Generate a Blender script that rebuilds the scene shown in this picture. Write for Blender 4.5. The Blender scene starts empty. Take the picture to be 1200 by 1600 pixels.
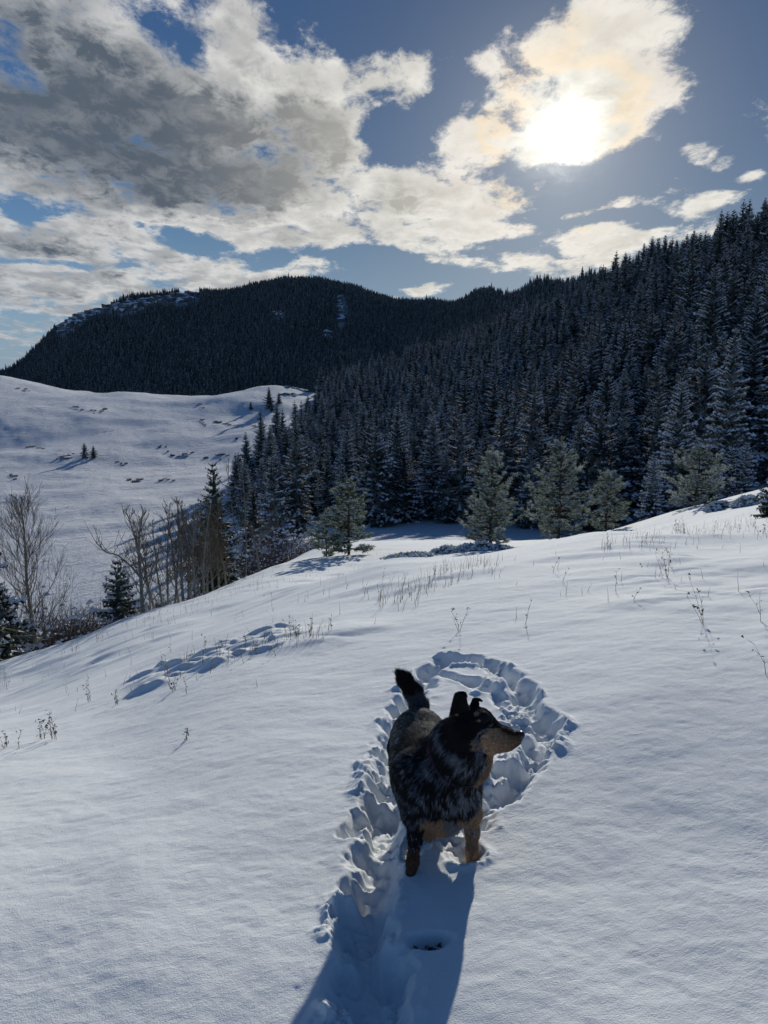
import bpy, math, random
import numpy as np
from mathutils import Vector, Matrix

S = bpy.context.scene
COL = S.collection
R = math.radians

# ------------------------------------------------------------------ camera
F_PX, PITCH, EYE = 1109.0, R(10.2), 1.5          # focal length in photo pixels, tilt below the horizon, eye height
cam_d = bpy.data.cameras.new('camera')
cam = bpy.data.objects.new('camera', cam_d); COL.objects.link(cam)
cam.location = (0, 0, EYE); cam.rotation_euler = (math.pi / 2 - PITCH, 0, 0)
cam_d.sensor_fit = 'VERTICAL'; cam_d.sensor_height = 24.0; cam_d.lens = 24.0 * F_PX / 1600.0
cam_d.clip_start = 0.05; cam_d.clip_end = 30000
S.camera = cam

# ------------------------------------------------------------------ light
SUN_AZ, SUN_EL = R(13.2), R(17.4)                # azimuth clockwise from +Y, elevation
SUN_DIR = Vector((math.sin(SUN_AZ) * math.cos(SUN_EL), math.cos(SUN_AZ) * math.cos(SUN_EL), math.sin(SUN_EL)))
sun_d = bpy.data.lights.new('sun', 'SUN'); sun_d.energy = 3.9; sun_d.angle = R(0.7); sun_d.color = (1.0, 0.96, 0.87)
sun = bpy.data.objects.new('sun', sun_d); COL.objects.link(sun)
sun.rotation_euler = (-SUN_DIR).to_track_quat('-Z', 'Y').to_euler()

S.view_settings.view_transform = 'Standard'
S.view_settings.look = 'None'
S.view_settings.exposure = -0.12
S.view_settings.gamma = 1.0
S.view_settings.use_curve_mapping = False
S.cycles.use_denoising = True
S.cycles.max_bounces = 5
S.cycles.diffuse_bounces = 3
S.cycles.transparent_max_bounces = 4

# ------------------------------------------------------------------ pixel <-> place (photo is 1200 x 1600)
CP, SP = math.cos(PITCH), math.sin(PITCH)
def ray(px, py):
    x, y = (px - 600) / F_PX, (800 - py) / F_PX
    return np.array([x, CP + y * SP, y * CP - SP])
def W(px, py, Y):
    d = ray(px, py); d = d * (Y / d[1])
    return np.array([d[0], Y, EYE + d[2]])
def azel(px, py):
    d = ray(px, py); d = d / np.linalg.norm(d)
    return math.degrees(math.atan2(d[0], d[1])), math.degrees(math.asin(d[2]))

# ------------------------------------------------------------------ world
def world():
    w = bpy.data.worlds.new('World'); S.world = w; w.use_nodes = True
    nt = w.node_tree; N = nt.nodes; L = nt.links; N.clear()
    def n(t, **k):
        o = N.new(t)
        for a, b in k.items(): setattr(o, a, b)
        return o
    def put(sock, v):
        if hasattr(v, 'is_linked') or isinstance(v, bpy.types.NodeSocket): L.new(v, sock)
        else: sock.default_value = v
    def m(op, a, b=0.0, c=None):
        o = n('ShaderNodeMath', operation=op); put(o.inputs[0], a); put(o.inputs[1], b)
        if c is not None: put(o.inputs[2], c)
        return o.outputs[0]
    def mr(v, a, b, c, d, kind='SMOOTHSTEP'):
        o = n('ShaderNodeMapRange', interpolation_type=kind); put(o.inputs[0], v)
        for i, q in enumerate((a, b, c, d)): put(o.inputs[i + 1], q)
        return o.outputs[0]
    def mixc(f, a, b, bt='MIX'):
        o = n('ShaderNodeMix', data_type='RGBA', blend_type=bt); put(o.inputs[0], f); put(o.inputs[6], a); put(o.inputs[7], b)
        return o.outputs[2]
    def noise(vec, sc, det, rough=.55, dist=0.0):
        o = n('ShaderNodeTexNoise'); put(o.inputs['Vector'], vec); o.inputs['Scale'].default_value = sc
        o.inputs['Detail'].default_value = det; o.inputs['Roughness'].default_value = rough; o.inputs['Distortion'].default_value = dist
        return o.outputs['Fac']
    tc = n('ShaderNodeTexCoord').outputs['Generated']
    sx = n('ShaderNodeSeparateXYZ'); L.new(tc, sx.inputs[0]); x, y, z = sx.outputs
    az = m('MULTIPLY', m('ARCTAN2', x, y), 57.29578); el = m('MULTIPLY', m('ARCSINE', z), 57.29578)
    cv = n('ShaderNodeCombineXYZ'); L.new(az, cv.inputs[0]); L.new(el, cv.inputs[1]); ae = cv.outputs[0]
    # cloud deck coordinates: the direction projected on a flat layer, so clouds flatten towards the horizon
    zz = m('ADD', m('MAXIMUM', z, 0.0), 0.16)
    dv = n('ShaderNodeCombineXYZ'); L.new(m('DIVIDE', x, zz), dv.inputs[0]); L.new(m('MULTIPLY', m('DIVIDE', y, zz), 0.72), dv.inputs[1]); deck = dv.outputs[0]
    warp = n('ShaderNodeTexNoise'); L.new(deck, warp.inputs['Vector']); warp.inputs['Scale'].default_value = 2.3; warp.inputs['Detail'].default_value = 3
    wv = n('ShaderNodeVectorMath', operation='MULTIPLY_ADD'); L.new(warp.outputs['Color'], wv.inputs[0]); wv.inputs[1].default_value = (5.5, 3.8, 0); 
    sub = n('ShaderNodeVectorMath', operation='SUBTRACT'); L.new(ae, sub.inputs[0]); sub.inputs[1].default_value = (2.75, 1.9, 0)
    L.new(sub.outputs[0], wv.inputs[2]); aew = wv.outputs[0]
    sh = n('ShaderNodeVectorMath', operation='ADD'); L.new(deck, sh.inputs[0]); sh.inputs[1].default_value = (.012, .05, 0); dsh = sh.outputs[0]
    def low(v): return m('MULTIPLY', m('SUBTRACT', noise(v, 4.6, 3, .5, .35), .5), 4.0)
    f3 = noise(deck, 1.35, 3, .5, .4)
    fl = low(deck); relief = m('SUBTRACT', fl, low(dsh))
    fh = noise(deck, 12.0, 7, .68, .35); f2 = noise(deck, 7.5, 4, .6, .3)
    fa = m('ADD', fl, m('MULTIPLY', m('SUBTRACT', fh, .5), 2.6))
    f4 = noise(deck, 34.0, 5, .7, .5)
    fb = m('ADD', fa, m('MULTIPLY', m('SUBTRACT', f4, .5), 1.5))
    blobs = [  # px, py, half width, half height, turn (deg), weight: where the deck is closed (+) and open (-)
        (60, 120, 330, 250, 0, 1.0), (330, 220, 330, 200, 0, .9), (470, 270, 180, 110, -5, .6), (300, 120, 170, 90, 0, .35),
        (520, 90, 130, 60, 20, .7), (640, 80, 105, 50, 0, .9), (610, 110, 90, 40, -10, .6), (380, 40, 70, 60, 0, .5), (500, 180, 110, 60, 0, .5),
        (40, 385, 250, 50, 0, 1.0), (230, 408, 210, 34, -9, 1.0), (30, 480, 220, 45, 0, 1.0), (110, 450, 200, 14, 0, .6), (400, 350, 130, 32, 0, .9), (200, 300, 240, 40, 0, .5), (30, 530, 200, 24, 0, .5),
        (600, 325, 160, 45, -8, .95), (690, 375, 110, 42, -20, .8), (560, 270, 70, 40, 0, .6), (740, 315, 110, 28, 0, .8), (500, 380, 100, 22, 0, .6), (720, 410, 60, 14, -20, .5),
        (765, 250, 105, 75, 15, 1.0), (880, 170, 210, 95, 12, 1.2), (1010, 130, 110, 70, 0, .95), (960, 30, 90, 70, 20, .95), (900, 10, 80, 50, 0, .7), (820, 55, 80, 26, -25, .75), (930, 205, 70, 35, 0, .6), (1090, 15, 70, 24, 0, .5),
        (1010, 368, 115, 28, 4, 1.3), (930, 358, 60, 14, -5, .8), (850, 408, 120, 26, 8, 1.25), (905, 330, 28, 10, 0, 1.2), (790, 356, 60, 12, 0, 1.2), (1098, 240, 36, 17, 0, 1.3), (1088, 303, 55, 17, 5, 1.3),
        (1190, 190, 36, 34, 20, 1.4), (1148, 260, 26, 11, 0, 1.1), (990, 316, 36, 11, 0, 1.0), (460, 425, 95, 13, 8, 1.2), (660, 462, 60, 12, 0, 1.1), (770, 90, 22, 20, 0, .7), (475, 45, 20, 12, 0, .6),
        (520, 22, 120, 48, -6, -1.1), (660, 8, 160, 50, 0, -1.2), (275, 60, 75, 40, -40, -.9), (440, 60, 50, 30, 0, -.5), (880, 70, 40, 22, 0, -.2), (715, 140, 50, 60, -35, -.9), (665, 185, 50, 26, 25, -.25), (790, 140, 110, 50, 35, .6), (560, 20, 60, 30, 0, -.3),
        (590, 225, 50, 45, -15, -.8), (640, 230, 60, 40, 10, -.8), (600, 180, 40, 30, 0, -.5), (575, 262, 40, 20, 0, -.5), (570, 133, 80, 16, 10, -.8), (105, 325, 90, 14, 3, -1.1), (190, 348, 60, 9, 0, -.9), (300, 372, 60, 26, 0, -1.1), (540, 405, 190, 24, -4, -.8),
        (130, 424, 110, 9, 3, -1.1), (60, 512, 200, 9, 0, -.5), (1180, 100, 110, 110, 0, -.5), (900, 275, 170, 34, 0, -.7), (560, 290, 30, 20, 0, -.5),
    ]
    darks = [(140, 160, 220, 60, 6, .35), (500, 240, 60, 30, 0, .3), (90, 110, 190, 90, 0, .9), (190, 200, 150, 55, 0, .8), (50, 230, 160, 60, 0, .7), (450, 185, 110, 48, -4, 1.25), (400, 275, 170, 48, 0, 1.25), (230, 290, 150, 36, 0, .8), (300, 195, 90, 40, 0, .5),
             (600, 330, 60, 16, 0, .8), (690, 310, 40, 10, 0, .5), (60, 375, 150, 14, 0, .4), (120, 400, 140, 10, 0, .35), (30, 470, 140, 16, 0, .3), (920, 130, 60, 16, 0, .45), (560, 110, 40, 16, 0, .2), (190, 430, 120, 10, 0, .3), (60, 30, 120, 40, 0, .3)]
    def accumulate(lst, acc):
        src = aew
        for i, (px, py, rx, ry, rot, wgt) in enumerate(lst):
            a, e = azel(px, py)
            k = 0.0517 * math.cos(R(e))
            if i % 10 == 0 and not isinstance(acc, float):  # makes the next nodes wait for the sum so far, which keeps the shader's stack small
                q = n('ShaderNodeVectorMath', operation='MULTIPLY_ADD'); L.new(acc, q.inputs[0]); q.inputs[1].default_value = (1e-7, 0, 0); L.new(aew, q.inputs[2]); src = q.outputs[0]
            mp = n('ShaderNodeMapping', vector_type='TEXTURE'); L.new(src, mp.inputs[0])
            mp.inputs['Location'].default_value = (a, e, 0); mp.inputs['Rotation'].default_value = (0, 0, R(rot)); mp.inputs['Scale'].default_value = (rx * k * 1.1, ry * k * 1.1, 1)
            ln = n('ShaderNodeVectorMath', operation='LENGTH'); L.new(mp.outputs[0], ln.inputs[0])
            acc = m('ADD', acc, mr(ln.outputs['Value'], 0.15, 1.3, wgt, 0.0))
        return acc
    acc = accumulate(blobs, m('SUBTRACT', m('MULTIPLY', m('SUBTRACT', f3, .5), .7), .45))
    acc = m('MAXIMUM', m('MINIMUM', acc, 1.05), -.95)
    D = m('ADD', acc, m('MULTIPLY', fb, .82))
    dk = m('ADD', accumulate(darks, m('MULTIPLY', acc, 1e-6)), m('MULTIPLY', fa, .45))
    alpha = mr(D, .0, .85, 0.0, 1.0)
    thick = m('MINIMUM', m('ADD', mr(dk, -.1, 1.5, 0.0, 1.0), mr(D, .7, 2.0, 0.0, .5)), 1.0)
    # angle from the sun
    dp = n('ShaderNodeVectorMath', operation='DOT_PRODUCT'); L.new(tc, dp.inputs[0]); dp.inputs[1].default_value = SUN_DIR
    ang = m('MULTIPLY', m('ARCCOSINE', m('MINIMUM', dp.outputs['Value'], 0.999999)), 57.29578)
    near = mr(ang, 2.0, 30.0, 1.0, 0.0)
    near2 = mr(ang, 10.0, 75.0, 1.0, 0.0)
    sky = n('ShaderNodeTexSky', sky_type='NISHITA', sun_disc=False)
    sky.sun_elevation = SUN_EL; sky.sun_rotation = SUN_AZ; sky.altitude = 1500; sky.air_density = 1.0; sky.dust_density = 0.4; sky.ozone_density = 1.6
    hs = n('ShaderNodeHueSaturation'); hs.inputs['Saturation'].default_value = 1.15; hs.inputs['Value'].default_value = SKY_GAIN; L.new(sky.outputs[0], hs.inputs['Color'])
    # clouds: lit rim, grey base; both stronger on the sun's side
    rim = mixc(near2, (3.1, 3.6, 4.3, 1), (8.5, 8.4, 8.1, 1))
    base = mixc(near2, (1.2, 1.6, 2.2, 1), (1.0, 1.25, 1.6, 1))
    base = mixc(near, base, (4.3, 4.2, 4.0, 1))
    thick = m('MULTIPLY', thick, mr(fh, .36, .62, .84, 1.02))
    ccol = mixc(thick, rim, base)
    ccol = mixc(m('MULTIPLY', mr(relief, -.5, .35, 1.0, 0.0), .48), ccol, base)
    ccol = mixc(m('MULTIPLY', near, .3), ccol, (10.5, 10.0, 8.4, 1))
    # thin-cloud colours close to the sun
    irn = noise(deck, 9.0, 3, .5, .6)
    band = m('ADD', ang, m('MULTIPLY', m('SUBTRACT', irn, .5), 7.0))
    orange = m('MULTIPLY', mr(band, 3.2, 4.6, 0, 1), mr(band, 4.8, 6.6, 1, 0))
    pink = m('MULTIPLY', mr(band, 5.6, 6.8, 0, 1), mr(band, 7.0, 9.5, 1, 0))
    ccol = mixc(m('MULTIPLY', orange, .42), ccol, (11.0, 8.2, 5.0, 1))
    ccol = mixc(m('MULTIPLY', pink, .12), ccol, (10.5, 8.0, 7.2, 1))
    dim = n('ShaderNodeVectorMath', operation='SCALE'); L.new(hs.outputs[0], dim.inputs[0]); L.new(mr(ang, 4.0, 62.0, .5, 1.12), dim.inputs['Scale'])
    deep = mixc(mr(el, 2.0, 30.0, .3, 1.0), dim.outputs[0], mixc(1.0, dim.outputs[0], (.76, .95, 1.18, 1), 'MULTIPLY'))
    clear = mixc(mr(el, -2.0, 13.0, .85, 0.0), deep, (2.0, 3.0, 4.7, 1))
    col = mixc(alpha, clear, ccol)
    # light scattered round the sun: strong on the cloud in front of it, soft in the clear air below
    core = m('MULTIPLY', m('POWER', 2.718, m('MULTIPLY', m('POWER', m('DIVIDE', m('ADD', ang, m('MULTIPLY', m('SUBTRACT', fh, .5), 4.0)), 1.9), 2.0), -1.0)), m('ADD', m('MULTIPLY', alpha, 8.0), 6.0))
    halo = m('MULTIPLY', m('POWER', 2.718, m('DIVIDE', ang, -5.0)), m('ADD', m('MULTIPLY', alpha, -1.5), 3.6))
    add = m('ADD', core, halo)
    ac = n('ShaderNodeCombineXYZ'); L.new(add, ac.inputs[0]); L.new(m('MULTIPLY', add, .95), ac.inputs[1]); L.new(m('MULTIPLY', add, .82), ac.inputs[2])
    col = mixc(1.0, col, ac.outputs[0], 'ADD')
    bg = n('ShaderNodeBackground'); L.new(col, bg.inputs[0]); bg.inputs[1].default_value = 0.1
    out = n('ShaderNodeOutputWorld'); L.new(bg.outputs[0], out.inputs[0])
    w.cycles.sampling_method = 'MANUAL'; w.cycles.sample_map_resolution = 1024
SKY_GAIN = 0.66
world()

# ------------------------------------------------------------------ numpy noise
def _hash(ix, iy, seed):
    h = (ix.astype(np.int64) * 374761393 + iy.astype(np.int64) * 668265263 + seed * 1442695041) & 0xFFFFFFFF
    h = ((h ^ (h >> 13)) * 1274126177) & 0xFFFFFFFF
    return ((h ^ (h >> 16)) & 0xFFFF) / 65535.0
def vnoise(x, y, seed=0):
    ix, iy = np.floor(x), np.floor(y); fx, fy = x - ix, y - iy
    fx = fx * fx * (3 - 2 * fx); fy = fy * fy * (3 - 2 * fy)
    a, b = _hash(ix, iy, seed), _hash(ix + 1, iy, seed)
    c, d = _hash(ix, iy + 1, seed), _hash(ix + 1, iy + 1, seed)
    return (a + (b - a) * fx) * (1 - fy) + (c + (d - c) * fx) * fy - 0.5
def fbm(x, y, octv=4, seed=0, gain=.5):
    s = 0; a = 1.0
    for i in range(octv):
        s = s + a * vnoise(x * 2 ** i + i * 17.3, y * 2 ** i - i * 9.1, seed + i); a *= gain
    return s
def sstep(a, b, x):
    t = np.clip((x - a) / (b - a), 0, 1); return t * t * (3 - 2 * t)

# ------------------------------------------------------------------ thin-plate surfaces through surveyed points
class Surf:
    def __init__(s, pts, off, ks=3.2):
        P = np.array(pts, float); s.off, s.ks = off, ks
        s.c = s.co(P[:, 0], P[:, 1]); v = P[:, 2] / (np.hypot(P[:, 0], P[:, 1]) + off)
        n = len(P); d = np.linalg.norm(s.c[:, None] - s.c[None], axis=2)
        K = s.k(d) + np.eye(n) * 1e-3; Q = np.c_[np.ones(n), s.c]
        A = np.block([[K, Q], [Q.T, np.zeros((3, 3))]])
        s.w = np.linalg.solve(A, np.r_[v, 0, 0, 0]); s.n = n
    def k(s, d): return np.where(d > 1e-9, d * d * np.log(np.maximum(d, 1e-9)), 0)
    def co(s, x, y):
        phi = np.arctan2(x, y); lim = 0.72
        a = np.where(np.abs(phi) > lim, np.sign(phi) * (lim + 0.12 * np.tanh((np.abs(phi) - lim) / .12)), phi)
        return np.c_[a * s.ks, np.log(np.maximum(np.hypot(x, y), .6))]
    def __call__(s, x, y):
        x = np.asarray(x, float).ravel(); y = np.asarray(y, float).ravel(); out = np.empty(len(x))
        if len(x) < 400:
            c = s.co(x, y); d2 = ((c[:, None] - s.c[None]) ** 2).sum(2)
            v = s.w[s.n] + c @ s.w[s.n + 1:] + (0.5 * d2 * np.log(np.maximum(d2, 1e-18))) @ s.w[:s.n]
            return v * (np.hypot(x, y) + s.off)
        for i in range(0, len(x), 40000):
            c = s.co(x[i:i + 40000], y[i:i + 40000]); v = s.w[s.n] + c @ s.w[s.n + 1:]
            for j in range(s.n):
                d2 = (c[:, 0] - s.c[j, 0]) ** 2 + (c[:, 1] - s.c[j, 1]) ** 2
                v = v + s.w[j] * 0.5 * d2 * np.log(np.maximum(d2, 1e-18))
            out[i:i + 40000] = v
        return out * (np.hypot(x, y) + s.off)

def near_pts():
    P = []
    def V(u, Y, Z): P.append((u * Y, Y, Z))
    def C(px, *yy):                                    # (photo row, distance)
        for Y, py in yy: P.append(tuple(W(px, py, Y)))
    for u in (-.8, -.4, 0, .4, .8):
        V(u, .7, .09 + .07 * u); V(u, 1.3, .05 + .12 * u); V(u, 2.1, -.01 + .16 * u)
        V(u, 3.2, -.13 + .17 * u * 3.2)
    V(0, 5, -.33); V(0, 8, -.82); V(0, 12, -1.55); V(.3, 5, -.12); V(.3, 8, -.45); V(.3, 12, -1.0)
    V(.54, 5, -.02); V(.54, 8, -.3); V(.54, 13, -.95); V(.8, 6, .2); V(.8, 12, .2)
    V(-.25, 5, -.58); V(-.25, 8, -1.38); V(-.25, 12, -2.6)
    V(-.52, 4, -.66); V(-.52, 8, -2.25); V(-.52, 12, -3.75); V(-.8, 5, -1.3); V(-.8, 12, -5.0)
    def Z(px, *yz):
        for Y, z in yz: P.append(((px - 600) / F_PX * (Y / (1 / 1.0)) * 1.02, Y, z))
    C(-150, (18, 1085), (100, 860), (200, 700), (380, 588)); Z(-150, (30, -13), (45, -17), (70, -19.5), (700, -5))
    C(0, (18, 1035), (60, 962), (90, 862), (130, 785), (200, 695), (350, 590)); Z(0, (27, -10.6), (40, -16.2), (450, -2), (700, -30))
    C(200, (20, 967), (60, 925), (85, 850), (120, 785), (200, 695), (320, 616)); Z(200, (31, -10.4), (43, -14.0), (400, -15), (700, -35))
    C(330, (21, 925), (60, 890), (90, 830), (130, 760), (200, 690), (310, 616)); Z(330, (31, -8.6), (44, -12.6), (400, -15), (700, -35))
    C(430, (24, 885), (60, 850), (90, 800), (130, 745), (200, 680), (290, 606)); Z(430, (34, -7.6), (46, -11.4), (380, -12), (700, -40))
    C(500, (24, 878), (36, 855), (72, 828), (110, 765), (160, 705), (240, 640), (320, 618)); Z(500, (450, -10), (700, -40))
    C(600, (15, 912), (25, 866), (34, 848), (72, 826), (110, 760), (170, 690), (250, 622), (340, 592)); Z(600, (470, -8), (700, -40))
    C(750, (17, 880), (26, 857), (40, 845), (70, 827), (110, 740), (170, 650), (260, 575), (350, 536)); Z(750, (480, 5), (700, -30))
    C(900, (18, 863), (27, 845), (40, 840), (68, 828), (100, 735), (150, 635), (220, 545), (300, 487)); Z(900, (450, 15), (700, -20))
    C(1050, (20, 832), (58, 815), (90, 705), (130, 595), (180, 505), (250, 440)); Z(1050, (28, -3.6), (38, -5.6), (400, 25), (700, 0))
    C(1200, (20, 795), (54, 790), (80, 680), (110, 560), (145, 470), (190, 408)); Z(1200, (27, -2.7), (36, -3.7), (320, 25), (700, 0))
    C(1400, (20, 760), (55, 730), (85, 560), (120, 420), (175, 310)); Z(1400, (30, -2.2), (320, 30), (700, 0))
    return P
NEAR = Surf(near_pts(), 4.0)

def trail():
    """the furrow the dog has ploughed: from the camera to where it stands, and a loop behind it (polyline, half width, depth)"""
    T = [([(600, 1700), (580, 1560), (572, 1450), (580, 1380), (592, 1310), (604, 1250), (612, 1200), (620, 1150), (634, 1105), (655, 1068)], .10, .105),
         ([(655, 1068), (672, 1045), (700, 1030), (728, 1030)], .085, .085),
         ([(728, 1030), (765, 1038), (795, 1055), (815, 1080), (832, 1105), (852, 1135)], .07, .085),
         ([(690, 1052), (730, 1062), (775, 1082), (800, 1110)], .05, .05),
         ([(852, 1135), (840, 1160), (832, 1188), (812, 1212), (784, 1234), (755, 1258), (728, 1285)], .085, .09),
         ([(812, 1120), (790, 1150), (778, 1180), (772, 1215)], .10, .06),
         ([(640, 1330), (655, 1300), (690, 1292), (735, 1335)], .06, .06),
         ([(545, 1300), (572, 1270)], .06, .08), ([(556, 1430), (566, 1330)], .06, .05)]
    return [([ground_hit(*q) for q in pl], w, d) for pl, w, d in T]
def ground_hit(px, py, hi=9.0):
    d = ray(px, py); lo = .8
    for _ in range(26):
        Y = (lo + hi) / 2; k = Y / d[1]
        if EYE + d[2] * k > NEAR([d[0] * k], [Y])[0]: lo = Y
        else: hi = Y
    return (d[0] * lo / d[1], lo)

def drift_list():
    rng = random.Random(4); D = []
    def chain(pts, n, ln, wd, ht, jit):
        for i in range(n):
            t = (i + rng.random()) / n * (len(pts) - 1); j = min(int(t), len(pts) - 2); f = t - j
            px = pts[j][0] + (pts[j + 1][0] - pts[j][0]) * f + rng.gauss(0, jit); py = pts[j][1] + (pts[j + 1][1] - pts[j][1]) * f + rng.gauss(0, jit * .5)
            x, y = ground_hit(px, py, 26); D.append((x, y, ln * rng.uniform(.6, 1.4), wd * rng.uniform(.7, 1.3), ht * rng.uniform(.6, 1.2), rng.uniform(-.25, .35)))
    chain([(212, 1076), (270, 1052), (330, 1028), (400, 1002), (440, 998)], 70, .15, .07, .055, 14)
    chain([(440, 1000), (500, 990), (560, 975)], 6, .4, .18, .045, 10)
    chain([(1040, 884), (1062, 878)], 2, .4, .16, .09, 3)
    chain([(1000, 905), (1100, 900), (1200, 880)], 10, .4, .18, .035, 14)
    chain([(1000, 950), (1100, 945), (1200, 925)], 9, .35, .16, .03, 16)
    chain([(560, 925), (640, 915), (700, 900)], 7, .6, .2, .05, 8)
    chain([(420, 930), (520, 905), (600, 890)], 12, .7, .22, .055, 9)
    chain([(80, 1050), (200, 1010), (320, 970)], 9, .6, .22, .05, 14)
    chain([(85, 1000), (120, 990), (150, 990)], 3, .9, .35, .28, 4)
    chain([(930, 872), (1000, 850), (1100, 838)], 6, .6, .2, .045, 6)
    return D
DRIFTS = drift_list()
TRAIL = trail()
def holes():
    rng = random.Random(3); H_ = []
    for pl, w, d in TRAIL[:6]:
        for a, b in zip(pl[:-1], pl[1:]):
            L_ = math.dist(a, b); n_ = max(1, int(L_ / .17))
            for i in range(n_):
                t = (i + rng.random()) / n_; H_.append((a[0] + (b[0] - a[0]) * t + rng.gauss(0, w * .35), a[1] + (b[1] - a[1]) * t + rng.gauss(0, w * .35), rng.uniform(.035, .06), rng.uniform(.03, .065)))
    return H_
HOLES = holes()
HOLE = ground_hit(668, 1466)
FEET = [ground_hit(640, 1374), ground_hit(737, 1354)]
def ground(x, y, tracks=True):
    x = np.asarray(x, float).ravel(); y = np.asarray(y, float).ravel(); r = np.hypot(x, y); phi = np.arctan2(x, y)
    z = NEAR(x, y)
    w = sstep(1.5, 3.0, np.abs(phi)); z = z * (1 - w) + w * (.1 + .07 * np.minimum(r, 60))
    # drifts: long soft waves over the near slope, bigger undulation far off
    z = z + .05 * fbm(x * .55 + 3, y * .9, 3, 5) * sstep(3, 9, r) * (1 - sstep(60, 140, r))
    z = z + .05 * np.maximum(fbm(x * .35, y * 1.1, 3, 9), 0) * sstep(8, 16, r) * (1 - sstep(40, 60, r))
    mid = (r > 4.5) & (r < 30) & (np.abs(phi) < .75)
    if mid.any():
        xm, ym = x[mid], y[mid]; wx_, wy_ = xm + .12 * fbm(xm * 3, ym * 3, 3, 61), ym + .12 * fbm(xm * 3 + 5, ym * 3, 3, 63); zz = np.zeros(len(xm))
        for (cx, cy, ln, wd, ht, rot) in DRIFTS:
            dx, dy = wx_ - cx, wy_ - cy; a, b = dx * math.cos(rot) + dy * math.sin(rot), -dx * math.sin(rot) + dy * math.cos(rot)
            q = (a / ln) ** 2 + (np.where(b < 0, b / wd, b / (wd * 2.6))) ** 2; zz = np.maximum(zz, ht * np.exp(-q * 1.4))
        zz = zz + .09 * np.maximum(fbm(xm * .9, ym * 2.0, 3, 65) - .12, 0) * sstep(7, 12, r[mid]) * sstep(3.5, -2, xm)
        z[mid] += zz
    z = z + .012 * fbm(x * 2.2, y * 3.0, 3, 2) * (1 - sstep(15, 40, r))
    z = z + 2.4 * fbm(x * .028, y * .03, 3, 7) * sstep(80, 160, r)
    z = z + .6 * fbm(x * .11, y * .2, 4, 17) * sstep(60, 120, r)
    if tracks and ((r < 8) & (y > .5)).any():
        near = (r < 8) & (y > .5)
        xn, yn = x[near], y[near]; wx = xn + .02 * fbm(xn * 9, yn * 9, 3, 31); wy = yn + .02 * fbm(xn * 9 + 40, yn * 9, 3, 33)
        z[near] += .0045 * fbm(xn * 5, yn * 8, 3, 81) + .0022 * fbm(xn * 24, yn * 34, 2, 83) - .008 * sstep(.44, .56, vnoise(xn * 5.5, yn * 5.5, 85)) * sstep(.0, .2, vnoise(xn * .8, yn * .8, 87))
        zn = z[near]; dig = np.zeros(len(xn)); zone = np.zeros(len(xn))
        en = .55 * fbm(xn * 9, yn * 9, 2, 35) + .34 * fbm(xn * 26, yn * 26, 3, 37)
        for pl, wd, dep in TRAIL:
            D2 = np.full(len(xn), 9.0)
            for (ax_, ay_), (bx_, by_) in zip(pl[:-1], pl[1:]):
                ux, uy = bx_ - ax_, by_ - ay_; t = np.clip(((xn - ax_) * ux + (yn - ay_) * uy) / (ux * ux + uy * uy), 0, 1); D2 = np.minimum(D2, np.hypot(xn - ax_ - t * ux, yn - ay_ - t * uy))
            q = D2 / wd + en; dd = dep * (1 + .35 * fbm(xn * 6, yn * 6, 2, 39)) * (1 - sstep(.2, 1.08, q)); dig = np.maximum(dig, dd); zone = np.maximum(zone, 1 - sstep(.9, 1.7, D2 / wd + en * .7))
        for cx, cy, rad, dep in HOLES:
            m = (np.abs(xn - cx) < .15) & (np.abs(yn - cy) < .15)
            if m.any(): q = np.hypot(xn[m] - cx, yn[m] - cy) / rad + en[m] * .5; dig[m] += dep * (1 - sstep(.2, 1.1, q)); zone[m] = np.maximum(zone[m], 1 - sstep(.9, 1.7, q))
        for fx, fy in FEET: dig *= 1 - .85 * np.exp(-((xn - fx) ** 2 + (yn - fy + .03) ** 2) / .075 ** 2)
        w3 = .02 * fbm(xn * 13, yn * 13, 2, 58)
        bil = np.clip(np.abs(fbm((xn + w3) * 15, yn * 15, 1, 41)) * 2.4, 0, 1); bil2 = np.abs(fbm(xn * 34 + w3 * 60, yn * 34, 1, 44)) * 2; bil3 = np.abs(fbm(xn * 75, yn * 75, 2, 52)) * 1.6; patch = sstep(-.05, .25, fbm(xn * 7, yn * 7, 2, 47))
        inner = sstep(.005, .05, dig)
        zn = zn - dig + inner * (.036 * bil + .032 * bil2 + .012 * bil3) * (.45 + .55 * patch) + zone * (1 - inner) * patch * (.022 * bil + .020 * bil2 + .010 * bil3) + zone * .006
        hx, hy = HOLE; q = np.hypot((wx - hx) / .075, (wy - hy) / .035)
        zn = zn - .05 * (1 - sstep(.4, 1.1, q))
        z[near] = zn
    return z

# ------------------------------------------------------------------ object helpers
def mesh(name, verts, faces, mats, parent=None, smooth=False, midx=None):
    me = bpy.data.meshes.new(name)
    verts = np.asarray(verts, np.float32); 
    if isinstance(faces, np.ndarray):
        nf, k = faces.shape
        me.vertices.add(len(verts)); me.vertices.foreach_set('co', verts.ravel())
        me.loops.add(nf * k); me.loops.foreach_set('vertex_index', faces.ravel().astype(np.int32))
        me.polygons.add(nf); me.polygons.foreach_set('loop_start', np.arange(0, nf * k, k, dtype=np.int32))
        me.update(calc_edges=True)
    else: me.from_pydata([tuple(map(float, v)) for v in verts], [], faces)
    for q in (mats if isinstance(mats, (list, tuple)) else [mats]): me.materials.append(q)
    if midx is not None: me.polygons.foreach_set('material_index', np.asarray(midx, np.int32))
    me.polygons.foreach_set('use_smooth', np.full(len(me.polygons), smooth)); me.validate(); me.update()
    o = bpy.data.objects.new(name, me); COL.objects.link(o)
    if parent: o.parent = parent
    return o
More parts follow.
